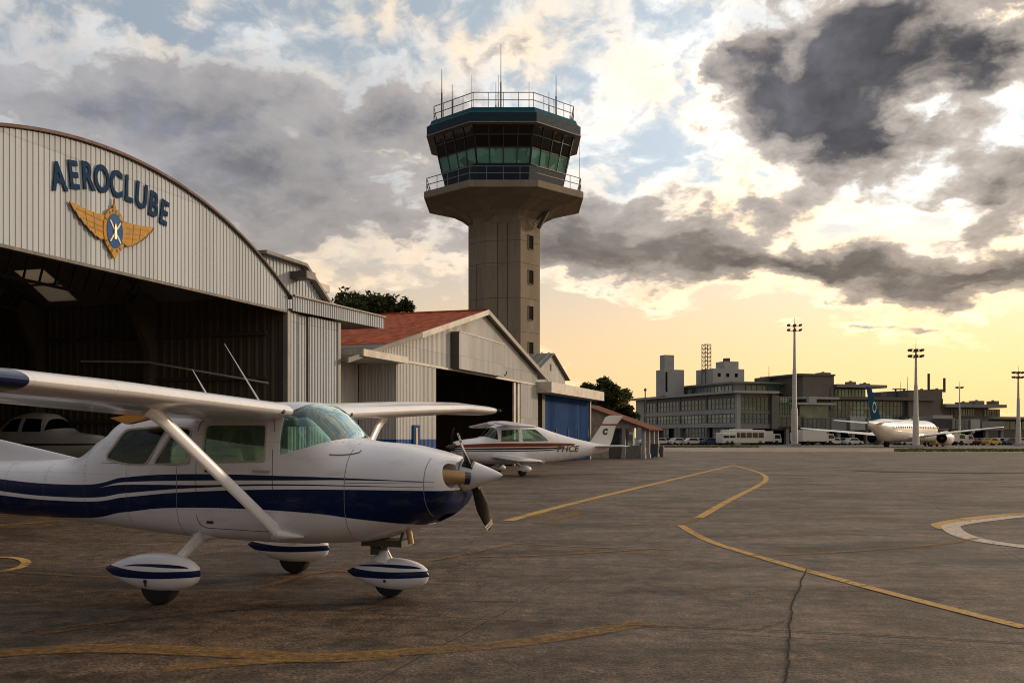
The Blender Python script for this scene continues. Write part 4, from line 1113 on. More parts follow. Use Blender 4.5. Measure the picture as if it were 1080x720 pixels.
def kiosk():
    k = thing('gate_kiosk', 'small kiosk under a terracotta tiled porch roof at the end of the hangars', 'kiosk', row(0,0), RZ)
    x0, x1 = 54.5, 61.0
    yr, ye = 1.6, -3.3; zr, ze = 4.15, 2.35
    zf = lambda y: ze+(y-ye)/(yr-ye)*(zr-ze)
    mb = MB(); mb.hexa([(x0-.4,ye-.5,zf(ye-.5)),(x1,ye-.5,zf(ye-.5)),(x1,yr,zr),(x0-.4,yr,zr),(x0-.4,ye-.5,zf(ye-.5)+.08),(x1,ye-.5,zf(ye-.5)+.08),(x1,yr,zr+.08),(x0-.4,yr,zr+.08)]); rf = mb.build('roof', M_plain('old_dark_tile', (.15,.05,.03), .9, spec=.1, var=.5, scale=4), k)
    mb = MB(); mb.hexa([(x0-.46,ye-.55,zf(ye-.55)-.06),(x0-.36,ye-.55,zf(ye-.55)-.06),(x0-.36,yr,zr-.06),(x0-.46,yr,zr-.06),(x0-.46,ye-.55,zf(ye-.55)+.06),(x0-.36,ye-.55,zf(ye-.55)+.06),(x0-.36,yr,zr+.06),(x0-.46,yr,zr+.06)]); mb.build('barge_board', MAT['rusttrim'], rf)
    mb = MB(); mb.prism([(ye+.4,2.3),(yr,2.3),(yr,zr-.02),(ye+.4,zf(ye+.4)-.02)], lambda u,v,w:(w,u,v), x0, x0+.15); mb.build('gable_wall', MAT['trim'], k)
    mb = MB(); mb.box(x0,x0+.16,-.6,yr,0,2.3); mb.build('end_wall', MAT['trim'], k)
    for (x, y) in ((x0+.1,ye),(x0+.1,ye+1.5),(x0+2.2,ye),(x0+4.2,ye),(x1-.3,ye)):
        mb = MB(); mb.box(x-.13,x+.13,y-.13,y+.13,0,zf(y)-.01); mb.box(x-.19,x+.19,y-.19,y+.19,-.0,.3); mb.build('porch_post', MAT['conc_white'], k)
    for (x, y, w) in ((x0+.1,ye+.75,1.1),):
        mb = MB(); mb.box(x-.06,x+.06,y-w/2,y+w/2,.0,1.0); mb.build('half_wall', MAT['greytrim'], k)
    mb = MB(); mb.box(x0+2.5,x0+4.0,ye+.05,ye+.2,0,.95); mb.build('half_wall', MAT['greytrim'], k)
    mb = MB(); mb.box(x0+.9,x0+5.5,ye+1.7,yr,0,2.5); bd = mb.build('booth', MAT['greytrim'], k)
    mb = MB(); mb.box(x0+.86,x0+.89,ye+2.0,ye+2.8,1.0,2.1); mb.build('booth_window', MAT['pane'], bd)
    mb = MB(); mb.box(x0+1.5,x0+2.5,ye+1.66,ye+1.69,.1,2.1); mb.build('booth_door', MAT['bluedoor'], bd)
    mb = MB(); mb.box(x0+3.0,x0+4.6,ye+1.66,ye+1.69,1.0,2.0); mb.build('booth_window', MAT['pane'], bd)
    return k
kiosk()
b = thing('waste_bin', 'dark blue waste bin standing under the kiosk porch', 'bin', row(57.9,-3.6), RZ)
mb = MB(); mb.loft([[(-.26,-.26,.05),(.26,-.26,.05),(.26,.26,.05),(-.26,.26,.05)],[(-.33,-.33,1.0),(.33,-.33,1.0),(.33,.33,1.0),(-.33,.33,1.0)]]); mb.build('bin_body', MAT['carblue'], b)
mb = MB(); mb.box(-.36,.36,-.36,.36,1.0,1.08); mb.build('bin_lid', MAT['steel'], b)
b = thing('oil_drum', 'dark steel drum at the far corner of the kiosk', 'drum', row(61.3,-3.5), RZ)
mb = MB(); mb.lathe([(.01,0),(.30,0),(.30,.3),(.32,.31),(.30,.33),(.30,.6),(.32,.61),(.30,.63),(.30,.9),(.01,.9)]); mb.build('drum_shell', MAT['steel'], b, smooth=40)
mb = MB(); mb.lathe([(.01,.902),(.04,.902),(.04,.93),(.01,.93)], (.15,0,0), 'z', 10); mb.build('drum_bung', MAT['greytrim'], b)

# ------------------------------------------------------------------ control tower
def tower():
    TX, TY = (531.5-540)/FPX*88, 88.
    t = thing('control_tower', 'tall concrete control tower with glazed octagonal cab, railings and rooftop aerials', 'tower', (TX,TY,0), 0)
    S = [(-3.81-TX,87-TY),(-2.19-TX,85.25-TY),(.73-TX,84.75-TY),(2.44-TX,87-TY),(1.7-TX,90.2-TY),(-3.0-TX,90.2-TY)]
    def inset(P, d):
        c = Vector((sum(p[0] for p in P)/len(P), sum(p[1] for p in P)/len(P)))
        return [tuple(Vector(p)+(c-Vector(p)).normalized()*d) for p in P]
    zs = [0,4.6,7.6,10.6,13.5,16.5,18.4,20.1]
    mb = MB()
    for a, b in zip(zs, zs[1:]): mb.loft([[(x,y,a+.015) for x,y in S],[(x,y,b-.015) for x,y in S]])
    sh = mb.build('shaft', MAT['concrete'], t)
    mb = MB(); I = inset(S, .03); mb.loft([[(x,y,.1) for x,y in I],[(x,y,20.1) for x,y in I]]); mb.build('shaft_joints', MAT['conc_dark'], sh)
    # grooves on the front
    B, C, Dd, A = Vector((*S[1],0)), Vector((*S[2],0)), Vector((*S[3],0)), Vector((*S[0],0))
    nf = Vector((C-B).normalized().cross(Vector((0,0,1))))
    for u in (.33,.62):
        p = B.lerp(C,u)+nf*.004; mb = MB(); mb.bar(p+Vector((0,0,.1)), p+Vector((0,0,20.6)), .07, .02, up=tuple(nf)); mb.build('front_groove', MAT['conc_dark'], sh)
    p = A.lerp(B,.45)+(B-A).normalized().cross(Vector((0,0,1)))*.004; mb = MB(); mb.bar(p+Vector((0,0,.1)), p+Vector((0,0,16.5)), .05, .02); mb.build('front_groove', MAT['conc_dark'], sh)
    # slit windows on the right-hand face
    e = (Dd-C).normalized(); nr = e.cross(Vector((0,0,1)))
    for z in (18.4,15.4,12.3,9.2,6.1):
        c = C.lerp(Dd,.52)+Vector((0,0,z))
        mb = MB(); fr = []
        q = [c-e*.36+Vector((0,0,-.62)), c+e*.36+Vector((0,0,-.62)), c+e*.36+Vector((0,0,.62)), c-e*.36+Vector((0,0,.62))]
        for i in range(4): mb.bar(q[i]+nr*.03, q[(i+1)%4]+nr*.03, .07, .06, up=tuple(nr))
        w = mb.build('slit_window', MAT['concrete'], t)
        mb = MB(); mb.loft([[tuple(v+nr*.006) for v in q],[tuple(v+nr*.02) for v in q]]); mb.build('pane', MAT['blackish'], w)
    def octa(a, z): 
        r = a/math.cos(math.pi/8)
        return [(r*math.sin(R(22.5+45*k)), -r*math.cos(R(22.5+45*k)), z) for k in range(8)]
    # flared head: 8-sided underside that shrinks onto the shaft
    def sq(a, z, m):     # blend from shaft outline to octagon
        O = octa(a, z); out = []
        cx, cy = sum(p[0] for p in S)/6, sum(p[1] for p in S)/6
        for p in O:
            d = Vector((p[0]-0, p[1]-0)); best = None
            # hit the shaft outline along this direction
            o = Vector((cx,cy)); dd = d.normalized(); hit = 3
            for i in range(6):
                P, Q = Vector(S[i]), Vector(S[(i+1)%6]); ed = Q-P
                den = dd.x*ed.y-dd.y*ed.x
                if abs(den) < 1e-6: continue
                w = P-o; tt = (w.x*ed.y-w.y*ed.x)/den; uu = (w.x*dd.y-w.y*dd.x)/den
                if tt > 0 and -.001 <= uu <= 1.001: hit = tt
            h2 = o+dd*hit
            out.append((h2.x*(1-m)+p[0]*m, h2.y*(1-m)+p[1]*m, z))
        return out
    mb = MB(); mb.loft([sq(6.6,19.9,.01), sq(6.6,20.5,.06), sq(6.6,20.95,.18), sq(6.65,21.35,.42), sq(6.65,21.7,.72), sq(6.7,22.0,.98)]); hd = mb.build('flared_head', MAT['concrete'], t)
    # ribs under the deck
    for k in range(8):
        a = R(22.5+45*k); d = Vector((math.sin(a), -math.cos(a), 0)); s = Vector((math.cos(a), math.sin(a), 0))*.32
        mb = MB(); pr = [(2.5,19.5),(2.9,20.1),(3.9,20.85),(5.9,21.85),(2.0,21.9),(1.8,19.6)]
        mb.prism(pr, lambda u,v,w: tuple(d*u+s*w+Vector((0,0,v))), -1, 1); mb.build('corbel', MAT['concrete'], hd)
    mb = MB(); mb.loft([octa(6.78,22.0), octa(6.82,22.05), octa(6.82,22.58), octa(6.5,22.62)]); dk = mb.build('deck_slab', MAT['concrete'], t)
    mb = MB(); c = C.lerp(Dd,.75)+nr*.35; mb.bar(c+Vector((0,0,19.7)), c+nr*.9+e*.5+Vector((0,0,21.6)), .5, .3); mb.build('drain_housing', MAT['conc_dark'], hd)
    def rail(a, z, hgt, name, per):
        mb = MB(); O = [Vector(p) for p in octa(a, z)]
        for i in range(8):
            p, q = O[i], O[(i+1)%8]
            for f in (1, .52): mb.bar(p+Vector((0,0,hgt*f)), q+Vector((0,0,hgt*f)), .055, .055)
            for j in range(per):
                r = p.lerp(q, j/per); mb.bar(r, r+Vector((0,0,hgt)), .05, .05)
        return mb.build(name, MAT['galv'], t)
    rail(6.6, 22.6, 1.15, 'deck_railing', 4)
    # cab: dado wall, leaning glass, fascia, roof
    mb = MB(); mb.loft([octa(5.0,22.61), octa(5.28,24.28)]); mb.build('cab_wall', MAT['cabwall'], t)
    zl, zh, al, ah = 24.3, 27.5, 5.30, 6.02
    def P(k, u, z): 
        f = (z-zl)/(zh-zl); O = octa(al+(ah-al)*f, z); p, q = Vector(O[k]), Vector(O[(k+1)%8]); return p.lerp(q,u)
    rows = [(zl,zl+1.28,'cabglass_low'),(zl+1.28,zl+2.30,'cabglass'),(zl+2.30,zh,'cabglass_top')]
    for k in range(8):
        mb = MB()
        for u in [0,.25,.5,.75,1]: mb.bar(P(k,u,zl), P(k,u,zh), .13 if u in (0,1) else .07, .12)
        for z in (zl+.03, zl+1.28, zl+2.30, zh-.03): mb.bar(P(k,0,z), P(k,1,z), .07, .08)
        w = mb.build('cab_window', MAT['frame'], t)
        for a, b, mt in rows:
            mb = MB(); mb.poly([P(k,0,a),P(k,1,a),P(k,1,b),P(k,0,b)]); mb.build('glazing', MAT[mt], w)
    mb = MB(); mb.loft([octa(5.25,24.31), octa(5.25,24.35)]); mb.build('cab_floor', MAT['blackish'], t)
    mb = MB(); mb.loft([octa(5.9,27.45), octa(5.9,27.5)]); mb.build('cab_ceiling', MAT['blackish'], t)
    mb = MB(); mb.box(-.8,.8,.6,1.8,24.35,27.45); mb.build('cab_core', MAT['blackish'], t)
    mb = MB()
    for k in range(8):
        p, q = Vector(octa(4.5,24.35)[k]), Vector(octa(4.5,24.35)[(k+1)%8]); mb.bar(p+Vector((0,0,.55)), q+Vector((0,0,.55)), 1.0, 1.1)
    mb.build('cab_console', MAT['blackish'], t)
    for x, y in ((-2.4,-1.6),(1.2,-2.4),(3.0,.4)):
        mb = MB(); mb.lathe([(.05,24.35),(.28,24.4),(.3,25.7),(.12,25.85),(.16,26.0),(.15,26.2),(.02,26.3)],(x,y,0),'z',12); mb.build('console_seat', MAT['blackish'], t, smooth=40)
    mb = MB(); mb.loft([octa(6.2,27.36), octa(6.58,27.40), octa(6.60,28.16), octa(6.52,28.20)]); fa = mb.build('roof_fascia', MAT['cabfascia'], t)
    mb = MB(); mb.loft([octa(6.50,28.20), octa(6.30,28.40), octa(6.2,28.70)]); mb.build('roof_edge', MAT['teal'], fa)
    mb = MB(); mb.loft([octa(6.62,27.34), octa(6.62,27.42)]); mb.build('fascia_drip', MAT['greytrim'], fa)
    rail(6.0, 28.68, 1.3, 'roof_railing', 4)
    # aerials, each a part
    aer = [(528.3,-.5,47,.055),(466,-2.2,73,.06),(477,-2.6,89,.05),(497.5,2.5,79,.03),(523,.8,87,.05),(525.5,1.2,79,.04),(558,2.0,87,.05),(579,-2.0,97,.05),(586.5,-2.0,79,.06),(601.3,1.0,107,.05)]
    for px, dy, py, r in aer:
        Y = TY+dy; p = at(px, py, Y)-Vector((TX,TY,0)); r_ = r*1.25
        mb = MB(); mb.tube([(p.x,p.y,28.7),(p.x,p.y,28.7+(p.z-28.7)*.55),(p.x,p.y,28.7+(p.z-28.7)*.56),(p.x,p.y,p.z)],[r_,r_*.9,r_*.55,r_*.3],8)
        mb.box(p.x-.12,p.x+.12,p.y-.12,p.y+.12,28.7,29.05); mb.build('roof_aerial', MAT['steel'], t)
    p = at(611,150,TY-2.5)-Vector((TX,TY,0)); mb = MB(); mb.tube([(p.x,p.y,22.6),(p.x,p.y,p.z)],[.03,.015],6); mb.build('deck_aerial', MAT['steel'], t)
    for x, y, s in ((-1.3,-2.,.5),(1.0,-3.,.4),(2.7,-1.,.45),(-3.6,-2.6,.35)):
        mb = MB(); mb.box(x-s,x+s,y-s,y+s,28.7,28.7+s*1.1); mb.build('roof_unit', MAT['greytrim'], t)
    for x, y in ((-.6,-1.2),(1.6,-2.0)):
        mb = MB(); mb.tube([(x,y,28.7),(x,y,29.5)],.04,6); mb.lathe([(.02,0),(.2,.12),(.33,.33),(.30,.33),(.17,.15),(.01,.05)],(x,y,29.3),'x',14); mb.build('dish_aerial', MAT['steel'], t)
    return t
tower()

# ------------------------------------------------------------------ trees
def tree(px, Y, top_py, wpx, label, seed, base_z=0, dens=1.0, lean=0, group='trees behind the hangars'):
    rnd = random.Random(seed)
    X = (px-540)/FPX*Y; top = CAM_H-(top_py-HZ)/FPX*Y; rad = wpx/2/FPX*Y
    t = thing('broadleaf_tree', label, 'tree', (X,Y,0), rnd.uniform(0,6), group)
    mb = MB(); h0 = top*.45
    mb.tube([(0,0,0),(.1,0,h0*.5),(lean*.5,.1,h0),(lean,.1,top*.8)],[.38,.28,.22,.06],10)
    clumps = []
    n = 24
    for i in range(n):
        a = rnd.uniform(0,6.28); rr = rad*math.sqrt(rnd.uniform(.02,1))*.78; zz = top*rnd.uniform(.52,.93)
        rr *= 1-max(0,(zz/top-.75))*1.1
        c = Vector((rr*math.cos(a)+lean*.6, rr*math.sin(a), zz)); s = rad*rnd.uniform(.16,.34)
        if c.z+s > top: c.z = top-s
        clumps.append((c, s))
    for c, s in clumps: mb.tube([(lean*.5,.05,h0*rnd.uniform(.7,1)), c*.6+Vector((0,0,c.z*.25)), c],[.13,.08,.02],6)
    mb.build('trunk', MAT['bark'], t, smooth=60)
    mb = MB(); verts = []; faces = []
    for c, s in clumps:
        for j in range(int(560*dens)):
            d = Vector((rnd.gauss(0,1),rnd.gauss(0,1),rnd.gauss(0,1)*.75)).normalized()
            r = s*(rnd.uniform(.25,1)**.5)*(1+.75*mnoise.noise(d*2.6+c*.7))*(1.25 if rnd.random() < .12 else 1)
            p = c+Vector((d.x*r,d.y*r,d.z*r*.78))
            u = Vector((rnd.gauss(0,1),rnd.gauss(0,1),rnd.gauss(0,.6))).normalized(); v = u.cross(Vector((rnd.gauss(0,1),rnd.gauss(0,1),rnd.gauss(0,1)))).normalized()
            L = rnd.uniform(.11,.26)*(Y/100)**.5; k = len(verts)
            verts += [p-u*L, p-v*L*.55, p+u*L, p+v*L*.55]; faces.append((k,k+1,k+2,k+3))
    me = bpy.data.meshes.new('crown'); me.from_pydata([tuple(v) for v in verts], [], faces); me.materials.append(MAT['leaf']); mb.bm.free()
    o = bpy.data.objects.new('crown', me); COL.objects.link(o); o.parent = t
    return t
tree(362, 78, 307, 66, 'dark tree behind the hangar roofs, nearest the small rooftop gable', 3)
tree(389, 81, 301, 84, 'tallest dark tree rising behind the red tiled roof', 5)
tree(414, 84, 309, 60, 'low rounded tree behind the red roof, nearest the tower shaft', 8)
tree(637, 112, 392, 58, 'tallest dark leafy tree behind the kiosk roof, beside the blue-door hangar', 11)
tree(655, 116, 412, 42, 'wider tree behind the terracotta porch, next to the terminal end', 14)
tree(622, 118, 408, 40, 'smaller dark tree low behind the pale concrete awning', 17)


# ------------------------------------------------------------------ other small aircraft
def small_wheel(x, y, r, w, parent):
    mb = MB(); mb.lathe([(r*.5,-w/2),(r*.85,-w/2),(r,-w*.2),(r,w*.2),(r*.85,w/2),(r*.5,w/2)], (x,y,r), 'y', 20); t = mb.build('wheel', MAT['tyre'], parent, smooth=40)
    mb = MB(); mb.lathe([(.001,-w*.4),(r*.5,-w*.46),(r*.5,w*.46),(.001,w*.4)], (x,y,r), 'y', 16); mb.build('hub', MAT['alu'], t, smooth=40)
def small_aircraft(root, tab, lv, holes, wscr, upper, lower, fin, stab, gear, spin, zfin, strut=None):
    mb = MB(); hull(mb, tab, step=.1); fus = mb.build('fuselage', lv)
    mb = MB(); hull(mb, tab, .05, step=.15, t0=tab[0][0]+2.6, t1=tab[-1][0]-.9); inner = mb.build('cutter', MAT['liner'])
    cs = [inner]+[side_cut(p,-1,1) for p in holes]+[side_cut(wscr,-1,1)]
    apply_bool(fus, cs); fus.data.materials.clear(); fus.data.materials.append(lv)
    fus.data.polygons.foreach_set('use_smooth', [True]*len(fus.data.polygons)); fus.data.set_sharp_from_angle(angle=R(32)); fus.parent = root
    for c in cs: bpy.data.objects.remove(c)
    def pane(name, poly, mat, a, b):
        mb = MB(); hull(mb, tab, .012, step=.12, t0=tab[0][0]+2.2, t1=tab[-1][0]-.4); o = mb.build(name, mat)
        mb = MB(); hull(mb, tab, .022, step=.12, t0=tab[0][0]+2.1, t1=tab[-1][0]-.3); i = mb.build('cutter', mat); c = side_cut(poly, a, b)
        apply_bool(o, [i]); apply_bool(o, [c], 'INTERSECT'); o.data.materials.clear(); o.data.materials.append(mat); o.data.polygons.foreach_set('use_smooth', [True]*len(o.data.polygons)); o.data.set_sharp_from_angle(angle=R(32))
        bpy.data.objects.remove(i); bpy.data.objects.remove(c); o.parent = fus
    for p in holes:
        for a, b in ((-1,-.15),(.15,1)): pane('window', grow(p,.015), MAT['acglass'], a, b)
    pane('windshield', grow(wscr,.015), MAT['acglass'], -1, 1)
    for st in (upper, lower):
        if not st: continue
        for s in (-1,1):
            mb = MB(); wing_mesh(mb, st, 0, .75, s, .12, tip=.2); w = mb.build('wing', MAT['white'], root, smooth=35)
            a, b = st[0][0]+.1, st[-1][0]-.1; sts = [lerp_st(st, a+(b-a)*k/3) for k in range(4)]
            mb = MB(); wing_mesh(mb, sts, .757, 1.0, s, .12); mb.build('aileron', MAT['white'], w, smooth=35)
    if strut:
        for s in (-1,1):
            p, q = strut; mb = MB(); mb.tube([(p[0],s*p[1],p[2]),(q[0],s*q[1],q[2])],.05,10,.5,up=(1,0,0)); mb.build('wing_strut', MAT['white'], root, smooth=40)
    mb = MB(); mb.loft([[(le-(le-te)*x, th*y*8, z) for x, y in foil_part(0,1,.12)] for z, le, te, th in fin]); mb.build('tail_fin', zfin, root, smooth=45)
    for s in (-1,1):
        mb = MB(); wing_mesh(mb, stab, 0, 1, s, .09, tip=.08); mb.build('tailplane', MAT['white'], root, smooth=45)
    x, z, r, L, ang = spin
    mb = MB(); mb.lathe([(.001,L),(r*.3,L*.86),(r*.62,L*.5),(r*.9,L*.15),(r,0),(r,-.04),(.001,-.04)], (x,0,z), 'x', 24); mb.build('spinner', MAT['steel'], root, smooth=35)
    for a in (ang, ang+math.pi):
        mb = MB(); blade_mesh(mb, (x+.1,0,z), .86, a); mb.build('propeller_blade', MAT['blade'], root, smooth=50)
    for (x, y, r, w, zt) in gear:
        sgs = (-1,1) if y else (1,)
        for s in sgs:
            small_wheel(x, s*y, r, w, root)
            mb = MB(); mb.tube([(x-.05,s*y*.55,zt),(x,s*y,r+.1)],.05,10); mb.build('gear_leg', MAT['white'], root, smooth=50)
            mb = MB(); rings = []
            for k in range(13):
                u = k/12; q = max(.03, math.sin(math.pi*u**.8)**.7); rings.append([(x-.45+.8*u, s*y+.12*q*math.cos(a), r*1.45+.15*q*math.sin(a)) for a in (2*math.pi*j/16 for j in range(16))])
            mb.loft(rings); mb.build('wheel_fairing', MAT['white'], root, smooth=50)
    mb = MB(); mb.box(-.2,.4,-.4,.4,.95,1.05); mb.box(-.35,-.2,-.4,.4,.95,1.5); mb.build('seat', MAT['seat'], root)
    return fus

HD = Vector((-.87,-.49,0)).normalized()
a2 = thing('light_aircraft', 'white light aircraft with red side stripes and red fin band before the gabled hangar', 'aircraft', (-.2,41.96,0), math.atan2(HD.y, HD.x))
tab2 = [(-5.75,1.02,1.16,1.26,.05,2,2),(-5.0,.86,1.12,1.34,.16,2.1,2.1),(-3.6,.66,1.10,1.56,.34,2.2,2.3),(-2.2,.52,1.12,1.86,.48,2.5,2.6),(-1.4,.48,1.12,2.06,.54,2.8,3),(-.7,.46,1.12,2.16,.57,3.2,3.2),(.3,.46,1.12,2.15,.58,3.3,3.2),
        (.75,.47,1.12,2.06,.58,3,3.2),(1.1,.49,1.12,1.75,.57,2.6,3),(1.35,.52,1.12,1.60,.56,2.4,2.8),(2.0,.62,1.15,1.52,.52,2.3,2.5),(2.4,.78,1.18,1.44,.44,2.2,2.3),(2.52,.92,1.2,1.38,.34,2.1,2.1)]
RED = (.17,.028,.014); BLK = (.012,.012,.014)
lv2 = livery('white_paint_red_stripes', [(RED,[(-3.2,1.31,1.28),(-2.6,1.35,1.225),(-1,1.36,1.195),(1,1.35,1.19),(2.6,1.26,1.17)]), (BLK,[(-2.6,1.19,1.15),(-1,1.17,1.09),(1,1.16,1.08),(2.6,1.14,1.10)]), (BLK,[(-2.2,1.11,1.09),(-.9,1.06,1.015),(1,1.05,1.01),(2.6,1.06,1.04)])], (-5.8,2.7))
m, g = new_mat('white_fin_red_band'); z = g.sep(g.obj)[2]
pset(g, col=g.mix(g.mul(g.m('GREATER_THAN', z, 2.12), g.m('LESS_THAN', z, 2.20)), (.62,.62,.63), RED), rough=.3, coat=.3); fin2 = m
tab2 = [((-1.4+(r[0]+1.4)*.87 if r[0] < -1.4 else r[0]),*r[1:]) for r in tab2]
sk = lambda t: -1.4+(t+1.4)*.87
m2_, g = new_mat('fin_base'); 
small_aircraft(a2, tab2, lv2,
    [round_poly([(-.25,1.42),(.62,1.42),(.55,1.90),(-.25,1.93)],.06), round_poly([(-1.75,1.44),(-.42,1.42),(-.42,1.93),(-1.15,1.93)],.07)],
    [(.74,1.50),(1.02,1.56),(1.27,1.64),(1.7,1.8),(1.3,2.3),(.86,2.3),(.80,2.0),(.74,1.9)],
    [(.30,.80,1.30,2.20),(2.0,.75,1.2,2.05)], [(.50,1.0,1.6,.80),(2.4,.85,1.4,.66)],
    [(z, sk(a), sk(b), q) for z, a, b, q in [(1.16,-4.2,-5.8,.06),(1.45,-4.65,-5.95,.05),(2.15,-5.30,-6.22,.04),(2.50,-5.55,-6.62,.035),(2.58,-5.8,-6.64,.02)]],
    [(.05,sk(-4.75),1.05,1.20),(1.5,sk(-5.0),.8,1.22)], [(-.1,1.1,.2,.15,.5),(1.75,0,.17,.13,.6)], (2.53,1.2,.16,.35,R(20)), fin2)
# lettering on its side and fin
def text_mesh(body, size, M, mat, parent, name='registration', off=.012, sx=1.0, shear=0.0):
    cu = bpy.data.curves.new('t','FONT'); cu.body = body; cu.size = size; cu.extrude = .004; cu.offset = off; cu.shear = shear; cu.align_x = 'CENTER'
    o = bpy.data.objects.new('t', cu); COL.objects.link(o); bpy.context.view_layer.update()
    me = bpy.data.meshes.new_from_object(o.evaluated_get(bpy.context.evaluated_depsgraph_get())); bpy.data.objects.remove(o)
    me.transform(M @ Matrix.Diagonal((sx,1,1,1))); me.materials.clear(); me.materials.append(mat)
    o = bpy.data.objects.new(name, me); COL.objects.link(o); o.parent = parent; return o
def on_side(t, z, tab, s, yaw, tilt=0):
    zb, zc, zt, w, en, eb = interp(tab, t); f = abs((z-zc)/((zt-zc) if z > zc else (zc-zb))); e = en if z > zc else eb
    y = s*(w*(1-f**e)**(1/e)+.022)
    return Matrix.Translation((t,y,z)) @ Matrix.Rotation(R(180 if s > 0 else 0)+yaw,4,'Z') @ Matrix.Rotation(R(90)+tilt,4,'X')
reg = text_mesh('PHCE', .36, Matrix.Identity(4), MAT['steel'], a2, sx=1.35, shear=.25, off=.008)
bm = bmesh.new(); bm.from_mesh(reg.data); bmesh.ops.triangulate(bm, faces=bm.faces); bmesh.ops.subdivide_edges(bm, edges=[e for e in bm.edges if e.calc_length() > .05], cuts=2)
for v in bm.verts:
    t, z = -2.75-v.co.x, .99+v.co.y
    zb, zc, zt, w, en, eb = interp(tab2, t); f = abs((z-zc)/((zt-zc) if z > zc else (zc-zb))); e = en if z > zc else eb
    v.co = (t, w*max(0,1-f**e)**(1/e)+.010+v.co.z, z)
bmesh.ops.recalc_face_normals(bm, faces=bm.faces); bm.to_mesh(reg.data); bm.free()
text_mesh('C', .34, Matrix.Translation((-4.95,.045,1.74)) @ Matrix.Rotation(R(180),4,'Z') @ Matrix.Rotation(R(90),4,'X'), MAT['blackrub'], a2, 'fin_mark', off=.02, shear=.2)

a3 = thing('light_aircraft', 'dim white low-wing aircraft parked inside the arched hangar', 'aircraft', row(3.95,5.75), RZ-R(90)-R(4))
tab3 = [(-5.0,1.2,1.35,1.45,.05,2,2),(-3.5,1.0,1.32,1.62,.26,2.2,2.3),(-2.0,.85,1.32,1.78,.46,2.5,2.6),(-1.35,.82,1.32,2.02,.52,2.7,3),(-.9,.80,1.32,2.26,.55,2.9,3),(-.3,.80,1.32,2.34,.56,3,3),(.25,.80,1.32,2.32,.56,3,3),
        (.55,.80,1.32,2.18,.56,2.8,3),(.95,.81,1.32,1.86,.56,2.5,3),(1.2,.83,1.32,1.76,.55,2.4,2.8),(2.1,.98,1.36,1.66,.46,2.3,2.4),(2.45,1.12,1.38,1.58,.34,2.1,2.1)]
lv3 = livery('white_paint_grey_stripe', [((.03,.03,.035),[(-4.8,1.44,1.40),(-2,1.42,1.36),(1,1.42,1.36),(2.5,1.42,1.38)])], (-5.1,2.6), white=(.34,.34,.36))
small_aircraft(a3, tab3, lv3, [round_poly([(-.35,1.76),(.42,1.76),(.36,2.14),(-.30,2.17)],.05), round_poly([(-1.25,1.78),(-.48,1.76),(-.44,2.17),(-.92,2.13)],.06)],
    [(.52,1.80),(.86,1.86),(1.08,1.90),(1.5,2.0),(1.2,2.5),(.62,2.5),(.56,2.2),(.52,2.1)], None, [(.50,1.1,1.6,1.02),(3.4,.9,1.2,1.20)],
    [(1.35,-3.7,-5.0,.06),(1.8,-4.3,-5.1,.05),(2.7,-4.8,-5.4,.03)], [(.05,-4.2,1.0,1.45),(1.6,-4.4,.7,1.47)], [(-.1,1.2,.2,.15,.9),(1.7,0,.18,.13,1.0)], (2.46,1.38,.15,.32,R(75)), MAT['white'])

